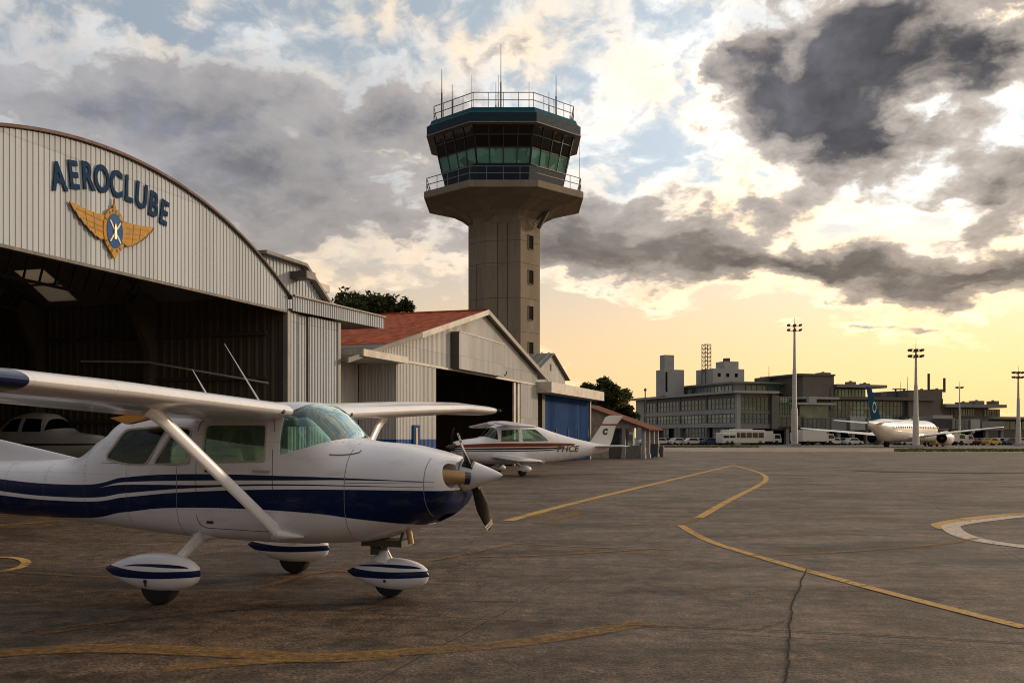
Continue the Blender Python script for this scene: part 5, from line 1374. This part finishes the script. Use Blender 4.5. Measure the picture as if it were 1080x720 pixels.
# ------------------------------------------------------------------ passenger terminal
TC = Vector((50.3,222,0)); TA = math.atan2(.342,.94)
UX = Vector((math.cos(TA), math.sin(TA), 0)); VY = Vector((-math.sin(TA), math.cos(TA), 0))
def u_at(px, v=0):
    k = (px-540)/FPX; ox = TC.x+VY.x*v; oy = TC.y+VY.y*v; return (k*oy-ox)/(UX.x-k*UX.y)
def v_at(px, u=0):
    k = (px-540)/FPX; ox = TC.x+UX.x*u; oy = TC.y+UX.y*u; return (k*oy-ox)/(VY.x-k*VY.y)
def terminal():
    T = thing('terminal_building', 'long grey concrete airport terminal with ribbon windows and flat projecting roofs', 'terminal', TC, TA)
    def part(name, mat, *boxes, parent=T):
        mb = MB()
        for b in boxes: mb.box(*b)
        return mb.build(name, MAT[mat], parent)
    def win_u(u0, u1, v, z0, z1, n, rows=2, mat='pane', par=T, name='window'):      # glazing on a face looking towards -v
        mb = MB(); mb.box(u0,u1,v-.02,v+.02,z0,z1); w = mb.build(name, MAT[mat], par); mb = MB()
        for i in range(n+1): x = u0+(u1-u0)*i/n; mb.box(x-.07,x+.07,v-.12,v-.025,z0,z1)
        for j in range(rows+1): z = z0+(z1-z0)*j/rows; mb.box(u0,u1,v-.14,v-.022,z-.07,z+.07)
        mb.build('mullions', MAT['mullion'], w); return w
    def win_v(v0, v1, u, z0, z1, n, rows=2, mat='pane', par=T, name='window'):      # looking towards -u
        mb = MB(); mb.box(u-.02,u+.02,v0,v1,z0,z1); w = mb.build(name, MAT[mat], par); mb = MB()
        for i in range(n+1): y = v0+(v1-v0)*i/n; mb.box(u-.12,u-.025,y-.07,y+.07,z0,z1)
        for j in range(rows+1): z = z0+(z1-z0)*j/rows; mb.box(u-.14,u-.022,v0,v1,z-.07,z+.07)
        mb.build('mullions', MAT['mullion'], w); return w
    L = v_at(671)                                          # length of the left-hand face
    uA = u_at(819); 
    # main block: floors as bands, recesses dark
    part('main_block', 'conc_far', (.25, uA, .6, L, 3.9, 11.45))
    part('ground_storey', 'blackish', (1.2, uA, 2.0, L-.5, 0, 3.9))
    part('roof_slab', 'conc_white', (-1.6, u_at(818)+.2, -1.2, L+1.5, 11.46, 12.0))
    # left face windows and piers
    vv = [1.0, 13.5, 26, 38, L-5]
    for a, b in zip(vv, vv[1:]):
        win_v(a+.5, b-.5, .22, 8.1, 10.5, int((b-a)/1.6)); win_v(a+.5, b-.5, .22, 4.95, 6.9, int((b-a)/1.6), 2, 'pane_green')
    for a in vv[1:-1]: part('pier', 'conc_far', (-.05, .8, a-.4, a+.4, 0, 11.4))
    part('pier', 'conc_white', (-.15, .9, .1, .95, 0, 11.4))
    part('spandrel', 'conc_white', (-.06,.24,.6,L,7.0,8.0)); part('spandrel', 'conc_white', (-.06,.24,.6,L,3.9,4.85))
    win_v(1.2, 12, 1.0, .5, 3.8, 8, 2, 'conc_white'); win_v(14, 30, .8, .3, 3.85, 11, 3, 'pane_blue'); win_v(33, 46, 1.0, .3, 3.8, 8, 2, 'pane')
    part('end_pier', 'conc_white', (-.1,1.0,L-4.6,L,0,11.4)); 
    # front glass bay next to the corner
    u8 = u_at(812); win_u(1.2, u8, .5, 7.6, 10.7, 7, 3); win_u(1.2, u8, .5, 4.7, 7.0, 7, 2, 'pane_blue'); part('spandrel','conc_far',(.9,u8+.2,.3,.58,7.05,7.5)); part('spandrel','conc_far',(.9,uA,.3,.58,3.6,4.6))
    part('dark_gap', 'mullion', (u8+.3,uA+.3,-.3,.55,3.6,11.2))
    # setback storey and plant on the roof
    part('setback_storey', 'conc_far', (5, uA+22, 9, L-12, 12.01, 14.2)); part('setback_roof', 'conc_far', (4, u_at(852,8), 8, L-10, 14.21, 14.6))
    win_v(10, L-14, 4.95, 12.4, 13.8, 16, 1, 'pane_green'); win_u(8, 26, 8.95, 12.4, 13.9, 12, 1)
    vS = 30
    part('stair_tower', 'conc_white', (u_at(701,vS), u_at(721.5,vS), vS, vS+4.5, 12, 18.6)); part('water_tank', 'conc_white', (u_at(702,vS), u_at(712,vS), vS+.5, vS+3, 18.61, 22.3))
    part('slot_window','blackish',(u_at(703,vS)-.3,u_at(705,vS)-.3,vS-.05,vS-.01,13,18))
    part('plant_room', 'conc_white', (u_at(752,20), u_at(785,20), 20, 28, 14.61, 18.4)); part('plant_room', 'conc_white', (u_at(764,22), u_at(779,22), 22, 26, 18.41, 20.4))
    for p in (757, 766, 775): part('plant_opening','blackish',(u_at(p,20), u_at(p+3,20), 19.93, 19.99, 16.4, 17.3))
    part('roof_unit','steel',(u_at(767,24),u_at(770,24),24,26,20.41,21.4))
    # lattice mast on the roof
    mb = MB(); c0 = Vector(((u_at(745,24)),24,18.4)); w = .8
    for sx in (-1,1):
        for sy in (-1,1): mb.bar(c0+Vector((sx*w,sy*w,-4)), c0+Vector((sx*w,sy*w,6.2)), .13)
    for k in range(7):
        z = k*1.03
        for s1,s2 in (((-1,-1),(1,-1)),((1,-1),(1,1)),((1,1),(-1,1)),((-1,1),(-1,-1))):
            mb.bar(c0+Vector((s1[0]*w,s1[1]*w,z)), c0+Vector((s2[0]*w,s2[1]*w,z)), .09); mb.bar(c0+Vector((s1[0]*w,s1[1]*w,z-1.03)), c0+Vector((s2[0]*w,s2[1]*w,z)), .07)
    mb.build('lattice_mast', MAT['steel'], T)
    rk = random.Random(5)
    for p_, v_, z_ in ((803,14,14.61),(815,16,14.61),(829,18,14.61),(868,6,16.31),(897,8,14.01),(912,8,14.01),(928,8,11.21),(949,9,11.21),(972,8,13.01),(988,8,13.01),(1016,9,9.81),(1030,9,9.81),(1047,9,9.81)):
        u_ = u_at(p_, v_); w_, d_, h_ = rk.uniform(.5,1.6), rk.uniform(.6,1.4), rk.uniform(.5,1.5)
        mb = MB(); mb.box(u_-w_,u_+w_,v_-d_,v_+d_,z_,z_+h_); o_ = mb.build('roof_unit', MAT['mullion'], T)
        mb = MB(); mb.lathe([(.01,0),(.35,0),(.35,.25),(.01,.28)], (u_,v_,z_+h_), 'z', 12); mb.build('fan_cowl', MAT['steel'], o_)
    # second block (green glass) and its slab
    uB = u_at(845); uC = u_at(884)
    part('second_block', 'conc_far', (uA+.31, uB, 2.6, 22, 4.2, 11.0)); win_u(uA+.6, uB, 2.5, 4.4, 10.8, 9, 5, 'pane_green')
    part('second_slab', 'conc_white', (u_at(846), uC, -.5, 20, 10.4, 10.9)); 
    part('brown_block', 'conc_brown', (u_at(851), uC, 1.5, 16, 3.5, 15.9)); part('block_cap', 'conc_brown', (u_at(846), uC+.2, 1.2, 16.5, 15.91, 16.3)); win_u(u_at(876,1.4), uC-.2, 1.4, 8.2, 13, 2, 3, 'pane_green'); 
    part('balcony_slab','conc_white',(u_at(836),u_at(876),-2.0,1.4,9.0,9.5)); part('recess','pane_green',(u_at(846),u_at(876),.9,1.45,5.2,8.9))
    part('satellite_dish_box','conc_white',(u_at(853,-1.5),u_at(861,-1.5),-1.6,-.6,9.55,10.9))
    # third block with projecting roof
    uD = u_at(921); part('third_block','conc_far',(uC+.1,uD,3,18,10.9,13.2)); win_u(uC+.3,uD,2.9,11.1,13.0,10,1,'pane_green'); part('third_roof','conc_far',(uC+.1,u_at(937),.4,20,13.3,14.0))
    uE = u_at(962); part('glass_hall','conc_far',(uC+.1,u_at(966),3.4,18,5.8,10.5)); win_u(uC+.3,u_at(964),3.3,6.0,10.2,20,4,'pane_green'); part('hall_roof','conc_brown',(uC+.1,u_at(992),1.4,20,10.51,11.2))
    uF = u_at(1001); part('fourth_block','conc_brown',(u_at(965),uF,2.2,16,3.5,13.0)); win_u(u_at(994,2.1),uF-.3,2.1,8.2,11,3,2,'pane')
    for p, hh in ((979.5,4.6),(1003-7,3.6)):
        mb = MB(); x = u_at(p,8); mb.tube([(x,8,13),(x,8,13+hh)],.32,8); mb.build('roof_stack', MAT['steel'], T)
    for p, z0, z1 in ((811,14.6,18.5),(838,14.6,17),(950,11.3,15.5),(957,11.3,16.8),(967,13,16.2)):
        mb = MB(); x = u_at(p,10); mb.tube([(x,10,z0),(x,10,z1)],[.10,.05],6); mb.build('roof_aerial', MAT['steel'], T)
    part('roof_gantry','steel',(u_at(944,6),u_at(956,6),6,7,13.4,13.6),(u_at(945,6),u_at(945.6,6),6,6.5,11.2,13.4),(u_at(954,6),u_at(954.6,6),6,6.5,11.2,13.4))
    uG = u_at(1056); part('far_hall','conc_brown',(uF+.1,uG,4,18,4,9.0)); part('far_roof','conc_far',(uF+.1,u_at(1066),1.2,20,9.01,9.8))
    for a, b in ((1003,1011),(1013,1028),(1038,1054)): win_u(u_at(a,3.9),u_at(b,3.9),3.9,6.9,8.7,6,1,'pane_green')
    part('east_wing','conc_brown',(uG+.1,uG+60,9,20,0,6.2)); part('east_roof','conc_far',(uG+.1,uG+62,6,20,6.3,6.9)); win_u(uG+2,uG+55,8.9,3.6,5.8,26,1,'pane')
    # boarding level: boxes of concrete and glass above the dark undercroft
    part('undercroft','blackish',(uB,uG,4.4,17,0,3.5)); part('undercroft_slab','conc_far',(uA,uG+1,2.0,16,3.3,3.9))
    bl = [(819,846,'pane_blue',3.95,6.6),(847,876,'pane_blue',3.2,6.2),(877,893,'conc_far',2.9,6.1),(897,913,'conc_white',3.3,6.4),(914,926,'pane_green',3.3,6.2),(960,985,'conc_far',3.6,6.6),(990,1001,'conc_white',3.4,6.2),(1003,1022,'pane_blue',3.4,6.0),(1024,1034,'conc_white',3.2,6.1),(1036,1060,'conc_far',3.4,5.6)]
    for a, b, mt, z0, z1 in bl:
        v0 = .2; u0, u1 = u_at(a,v0), u_at(b,v0)
        o = part('boarding_gallery','conc_far' if mt.startswith('pane') else mt,(u0,u1,v0+.05,3.2,z0,z1))
        if mt.startswith('pane'): win_u(u0+.15,u1-.15,v0,z0+.3,z1-.3,max(3,int((u1-u0)/1.2)),2,mt,par=o,name='gallery_window')
    part('fixed_bridge','conc_white',(u_at(982,-6),u_at(1003,-6),-6.5,-4,6.0,6.8))
    mb = MB(); mb.box(u_at(1001,-5),u_at(1004,-5),-6,.2,3.6,6.2); mb.build('bridge_tunnel', MAT['conc_far'], T)
    for p in (830,846,862,884,899,914,938,956,972,990,1008,1024,1040,1056): 
        part('column','conc_far',(u_at(p,1.2)-.45,u_at(p,1.2)+.45,.9,1.7,0,3.6))
    return T
terminal()

# ------------------------------------------------------------------ airliner
def airliner():
    hd = R(90-37.5); T = thing('airliner', 'white twin-engine jet airliner with dark blue tail fin at the terminal', 'airliner', (65.1,165,0), hd)
    tab = [(-18.6,3.35,3.75,4.0,.12,2,2),(-17,2.9,3.55,4.15,.55,2,2),(-13.5,1.75,3.1,4.45,1.15,2,2),(-9.5,.95,2.75,4.5,1.66,2,2),(-5,.85,2.7,4.5,1.74,2,2),(11,.85,2.7,4.5,1.74,2,2),(14,.9,2.6,4.3,1.55,2,2),(16.3,1.3,2.45,3.75,1.05,2,2),(17.6,1.9,2.45,3.1,.5,2,2),(18,2.4,2.5,2.6,.06,2,2)]
    mb = MB(); hull(mb, tab, step=.4); mb.build('fuselage', MAT['airwhite'], T, smooth=50)
    for s in (-1,1):
        for i in range(24):
            t = -10.5+i*1.02; mb = MB(); w = 1.715; mb.box(t-.17,t+.17,s*w-.02,s*w+.03,3.05,3.5); mb.build('cabin_window', MAT['carglass'], T)
        mb = MB(); mb.box(15.6,16.3,s*1.02-.15,s*1.02+.15,3.1,3.5); mb.build('cockpit_window', MAT['carglass'], T)
        wst = [(1.0,4.2,6.2,1.75),(5.4,1.2,3.7,2.15),(15.6,-4.2,1.45,3.15)]
        mb = MB(); wing_mesh(mb, wst, 0, 1, s, .11, tip=.3); w = mb.build('wing', MAT['airwhite'], T, smooth=40)
        for q in (3.4,8.2,11.5):
            l = lerp_st(wst, q); mb = MB(); mb.tube([(l[1]-l[2]*.55,s*q,l[3]-.15),(l[1]-l[2]*.85,s*q,l[3]-.3),(l[1]-l[2]*1.12,s*q,l[3]-.1)],[.05,.22,.03],10); mb.build('flap_track_fairing', MAT['airwhite'], w, smooth=50)
        mb = MB(); mb.lathe([(.95,2.0),(1.12,1.7),(1.2,.8),(1.12,-.8),(.85,-1.9),(.80,-1.85),(.9,-.6),(.3,-.5),(.3,.6),(.95,.7),(.92,1.7)], (2.6,s*5.6,1.45), 'x', 28); e = mb.build('engine', MAT['airwhite'], T, smooth=40)
        mb = MB(); mb.lathe([(.01,1.1),(.93,1.0),(.93,.8),(.01,.8)], (2.6,s*5.6,1.45), 'x', 24); mb.build('engine_fan', MAT['blackish'], e)
        mb = MB(); mb.lathe([(.01,-2.6),(.25,-2.0),(.45,-1.2),(.5,-.6),(.01,-.6)], (2.6,s*5.6,1.45), 'x', 20); mb.build('exhaust_cone', MAT['steel'], e, smooth=50)
        mb = MB(); mb.lathe([(.01,-.75),(.86,-.8),(.82,-1.2),(.8,-1.7),(.01,-1.3)], (2.6,s*5.6,1.45), 'x', 20); mb.build('exhaust_duct', MAT['blackish'], e)
        mb = MB(); mb.hexa([(-.5,s*5.5,2.1),(3.6,s*5.5,2.3),(3.6,s*5.7,2.3),(-.5,s*5.7,2.1),(-.8,s*5.5,2.4),(2.2,s*5.5,2.5),(2.2,s*5.7,2.5),(-.8,s*5.7,2.4)]); mb.build('pylon', MAT['airwhite'], T)
        mb = MB(); wing_mesh(mb, [(.4,-13.7,3.0,3.75),(5.6,-16.6,1.3,4.25)], 0, 1, s, .09, tip=.15); mb.build('tailplane', MAT['airwhite'], T, smooth=40)
        for dx in (-.45,.45):
            mb = MB(); mb.lathe([(.2,-.2),(.5,-.2),(.55,0),(.5,.2),(.2,.2)], (-1.2+dx,s*2.6,.55), 'y', 18); mb.build('wheel', MAT['tyre'], T, smooth=40)
        mb = MB(); mb.tube([(-1.2,s*2.5,.55),(-1.1,s*2.4,1.9)],.14,10); mb.build('gear_leg', MAT['alu'], T)
    m, g = new_mat('airliner_fin_paint'); x, y, z = g.sep(g.obj)
    a = g.sub(x, -15.9); b_ = g.sub(z, 6.2); r = g.m('SQRT', g.add(g.mul(a,a), g.mul(b_,b_)))
    ring = g.mul(g.m('GREATER_THAN', r, .62), g.m('LESS_THAN', r, .85))
    pset(g, col=g.mix(ring, (.012,.045,.085), (.4,.42,.42)), rough=.65, spec=0.)
    mb = MB(); mb.loft([[(le-(le-te)*x, th*y*8, z) for x, y in foil_part(0,1,.12)] for z, le, te, th in [(3.9,-11.2,-17.3,.30),(4.6,-12.8,-17.4,.26),(9.1,-17.2,-19.6,.14),(9.2,-17.6,-19.6,.05)]])
    mb.build('tail_fin', m, T, smooth=45)
    for dx in (-.3,.3):
        mb = MB(); mb.lathe([(.15,-.15),(.36,-.15),(.4,0),(.36,.15),(.15,.15)], (13.5,dx,.4), 'y', 16); mb.build('wheel', MAT['tyre'], T, smooth=40)
    mb = MB(); mb.tube([(13.5,0,.4),(13.4,0,1.3)],.1,10); mb.build('gear_leg', MAT['alu'], T)
airliner()

# ------------------------------------------------------------------ light masts
def mast(px, Y, top_py, label, heads=6, thin=1.0, rows=2):
    X = (px-540)/FPX*Y; H = CAM_H-(top_py-HZ)/FPX*Y
    t = thing('light_mast', label, 'light mast', (X,Y,0), 0, 'light masts on the apron')
    mb = MB(); zs = [0,H*.3,H*.32,H*.62,H*.64,H-.4]; rs = [.62,.52,.42,.34,.27,.17]
    mb.tube([(0,0,z) for z in zs],[r*thin for r in rs],16); mb.build('pole', MAT['mast'], t, smooth=30)
    mb = MB(); mb.box(-.9*thin,.9*thin,-.9*thin,.9*thin,0,.5); mb.build('footing', MAT['conc_white'], t)
    for r in range(rows):
        z = H-.5-r*.85; w = .95*thin+.1
        mb = MB(); mb.bar((-w,0,z),(w,0,z),.10); mb.bar((0,-w,z),(0,w,z),.10); cr = mb.build('crossarm', MAT['steel'], t)
        for i in range(heads//2):
            for y in (-.3,.3):
                x = -w+2*w*i/(heads//2-1); mb = MB(); mb.hexa([(x-.15,y-.16,z+.08),(x+.15,y-.16,z+.08),(x+.15,y+.16,z+.02),(x-.15,y+.16,z+.02),(x-.21,y-.18,z+.36),(x+.21,y-.18,z+.36),(x+.21,y+.14,z+.38),(x-.21,y+.14,z+.38)]); mb.build('floodlight', MAT['steel'], t)
    mb = MB(); mb.tube([(0,0,H-.5),(0,0,H+1.0)],[.05,.02],6); mb.build('lightning_rod', MAT['steel'], t)
mast(838, 176, 341, 'tallest pale light mast, in front of the terminal\'s green glass', 6, 1.0)
mast(966, 145, 367, 'pale light mast in front of the airliner\'s right wing', 6, .8)
mast(1074, 185, 391, 'pale light mast at the far right end of the terminal', 6, .8)
mast(1012, 212, 407, 'thin dark light mast close to the terminal, right of the airliner', 4, .45, 1)
def pole(px, Y, y1, label):
    X = (px-540)/FPX*Y; H = CAM_H-(y1-HZ)/FPX*Y
    t = thing('utility_pole', label, 'pole', (X,Y,0))
    mb = MB(); mb.tube([(0,0,0),(0,0,H)],[.17,.11],8); mb.build('pole_shaft', MAT['steel'], t)
    mb = MB(); mb.box(-.25,.25,-.12,.12,H-.6,H-.2); mb.build('junction_box', MAT['steel'], t)
pole(680.5, 200, 409, 'thin dark utility pole before the left end of the terminal')

# ------------------------------------------------------------------ vehicles on the service road
def wheels(t, xs, y, r, w=.22):
    for x in xs:
        for s in (-1,1):
            mb = MB(); mb.lathe([(.001,-w/2),(r*.9,-w/2),(r,-w*.3),(r,w*.3),(r*.9,w/2),(.001,w/2)], (x,s*y,r), 'y', 14); mb.build('wheel', MAT['tyre'], t, smooth=40)
def car(px, Y, label, mat, rz=None, van=False, py=None):
    X = (px-540)/FPX*Y
    t = thing('parked_van' if van else 'parked_car', label, 'van' if van else 'car', (X,Y,0), (TA+R(random.uniform(-12,12))) if rz is None else rz, 'vehicles parked along the terminal')
    if van: prof = [(-2.4,.35),(2.35,.35),(2.45,.95),(1.75,1.2),(1.15,2.05),(-2.35,2.1),(-2.45,.9)]
    else: prof = [(-2.1,.32),(2.1,.32),(2.15,.72),(1.2,.92),(.5,1.45),(-.95,1.47),(-1.7,.98),(-2.15,.9)]
    w = .86 if not van else .95
    mb = MB(); mb.loft([[(x,-w*k,z if z < 1 else z) for x,z in prof] for k in (-1,-.96,.96,1)]) ; b = mb.build('body', mat, t)
    bv = b.modifiers.new('bevel','BEVEL'); bv.width = .07; bv.segments = 2
    for s in (-1,1):
        if van: q = [(1.15,1.25),(1.55,1.25),(1.05,1.9),(.2,1.92),(.2,1.25)]
        else: q = [(-1.35,1.0),(.95,.97),(.45,1.36),(-.9,1.38)]
        mb = MB(); mb.prism(q, lambda u,v,w_: (u,w_,v), s*(w+.004), s*(w-.03)); mb.build('side_window', MAT['carglass'], t)
    for a, c_ in ((((1.20,1.97),(1.70,1.25)) if van else ((.55,1.40),(1.12,.96))), ((-2.43,1.9),(-2.47,1.2)) if van else ((-1.02,1.42),(-1.62,1.02))):
        sg_ = 1 if a[0] > 0 else -1
        mb = MB(); mb.hexa([(c_[0],-w*.82,c_[1]),(c_[0],w*.82,c_[1]),(a[0],w*.74,a[1]),(a[0],-w*.74,a[1]),(c_[0]+.02*sg_,-w*.82,c_[1]+.015),(c_[0]+.02*sg_,w*.82,c_[1]+.015),(a[0]+.02*sg_,w*.74,a[1]+.015),(a[0]+.02*sg_,-w*.74,a[1]+.015)]); mb.build('windscreen' if sg_ > 0 else 'rear_screen', MAT['carglass'], t)
    wheels(t, (-1.35,1.35), w-.08, .33)
def truck(px, Y, label, L=8., H=3.1, cat='truck', kind='box', mat='carwhite'):
    X = (px-540)/FPX*Y
    t = thing('service_bus' if kind == 'bus' else 'service_truck', label, cat, (X,Y,0), TA, 'vehicles parked along the terminal')
    if kind == 'bus':
        mb = MB(); mb.box(-L/2,L/2,-1.2,1.2,.4,H); b = mb.build('body', MAT[mat], t); bv = b.modifiers.new('bevel','BEVEL'); bv.width = .15; bv.segments = 3
        n = int(L/1.4)
        for s in (-1,1):
            for i in range(n):
                x = -L/2+.4+i*(L-.6)/n; mb = MB(); mb.box(x,x+(L-.6)/n-.18,s*1.205-.01,s*1.205+.01,1.5,H-.55); mb.build('side_window', MAT['carglass'], t)
        mb = MB(); mb.box(L/2-.01,L/2+.015,-1.0,1.0,1.3,H-.4); mb.build('windscreen', MAT['carglass'], t)
        mb = MB(); mb.box(-L*.3,L*.2,-.7,.7,H,H+.25); mb.build('roof_unit', MAT['mast'], t)
    else:
        mb = MB(); mb.box(-L/2,L/2-2.1,-1.2,1.2,.8,H); b = mb.build('cargo_box', MAT[mat], t)
        mb = MB(); mb.prism([(L/2-2.0,.55),(L/2,.55),(L/2,1.3),(L/2-.35,2.3),(L/2-2.0,2.35)], lambda u,v,w:(u,w,v), -1.1, 1.1); mb.build('cab', MAT['carwhite'], t)
        for s in (-1,1):
            mb = MB(); mb.prism([(L/2-1.6,1.35),(L/2-.15,1.35),(L/2-.45,2.1),(L/2-1.6,2.1)], lambda u,v,w:(u,w,v), s*1.105-.01, s*1.105+.01); mb.build('cab_window', MAT['carglass'], t)
        mb = MB(); mb.hexa([(L/2,-.95,1.35),(L/2,.95,1.35),(L/2-.3,.9,2.2),(L/2-.3,-.9,2.2),(L/2+.02,-.95,1.36),(L/2+.02,.95,1.36),(L/2-.28,.9,2.21),(L/2-.28,-.9,2.21)]); mb.build('windscreen', MAT['carglass'], t)
        mb = MB(); mb.box(-L/2,L/2-.2,-.5,.5,.5,.79); mb.build('chassis', MAT['steel'], t)
    wheels(t, (-L/2+1.3,L/2-1.2), 1.05, .48, .3)
truck(783.5, 205, 'long white service bus standing before the glazed corner of the terminal', 9.2, 3.1, 'bus', 'bus')
truck(805.5, 207, 'white box truck between the long bus and the tallest light mast', 7.2, 2.9)
truck(766, 203, 'short white shuttle van-bus left of the long white bus', 3.6, 2.5, 'bus', 'bus')
truck(860, 204, 'white catering truck right of the tallest light mast', 8.0, 3.1)
truck(848, 206, 'low white baggage truck right beside the tallest mast base', 5.0, 2.6)
truck(1001, 201, 'white service truck behind the airliner\'s right engine', 6.5, 2.6)
car(1017, 203, 'white van parked right of the truck behind the airliner', MAT['carwhite'], van=True)
car(1046, 200, 'white estate car painted yellow as its sun glint, far right under the terminal', MAT['caryellow'])  # yellow body colour paints in a glint of sun on a white car
for px, Y, lab, mt in ((684,208,'white car at the left end of the terminal forecourt','carwhite'),(690,209,'grey car second from the left end of the terminal','cargrey'),(697,208,'white hatchback before the dark glazed ground floor, third from left','carwhite'),
    (706,210,'dark blue car parked in the row left of the glazed corner','carblue'),(715,208,'white car in the middle of the row left of the glazed corner','carwhite'),(722,210,'grey saloon in the row before the blue glazing','cargrey'),
    (731,207,'pale car in front of the blue ground-floor glazing','carwhite'),(741,209,'dark car beside the pale car before the blue glazing','cargrey'),(750,206,'dark blue car just left of the white shuttle','carblue'),
    (880,206,'white car right of the catering truck','carwhite'),(888,207,'grey car between the catering truck and the airliner\'s left engine','cargrey'),(899,206,'white car beside the airliner\'s left engine','carwhite'),
    (945,203,'dark car under the airliner fuselage','cargrey'),(958,203,'white car seen beyond the airliner\'s belly','carwhite'),(976,203,'grey car left of the airliner\'s right engine','cargrey'),
    (1028,204,'dark grey car right of the white van','cargrey'),(1037,203,'red car between the grey car and the white estate car with painted sun glint','carred'),(1057,204,'white car next to the white estate car with painted sun glint, to its right','carwhite'),(1066,203,'dark blue car before the last mast','carblue'),(1077,204,'white car at the right edge beneath the east wing','carwhite')):
    car(px, Y, lab, MAT[mt])
# airfield tug and steps near the airliner
t = thing('baggage_tug', 'small yellow baggage tug beside the airliner nose', 'tug', (73,171,0), .6)
mb = MB(); mb.prism([(-1.3,.3),(1.3,.3),(1.3,.95),(.3,1.0),(.1,.7),(-.5,.7),(-.6,1.1),(-1.3,1.1)], lambda u,v,w:(u,w,v), -.6,.6); mb.build('body', MAT['caryellow'], t)
wheels(t, (-.85,.85), .55, .32)
mb = MB(); mb.tube([(.2,0,.9),(-.05,0,1.25)],.03,6); mb.build('steering_wheel', MAT['steel'], t)
# ------------------------------------------------------------------ far hills behind everything
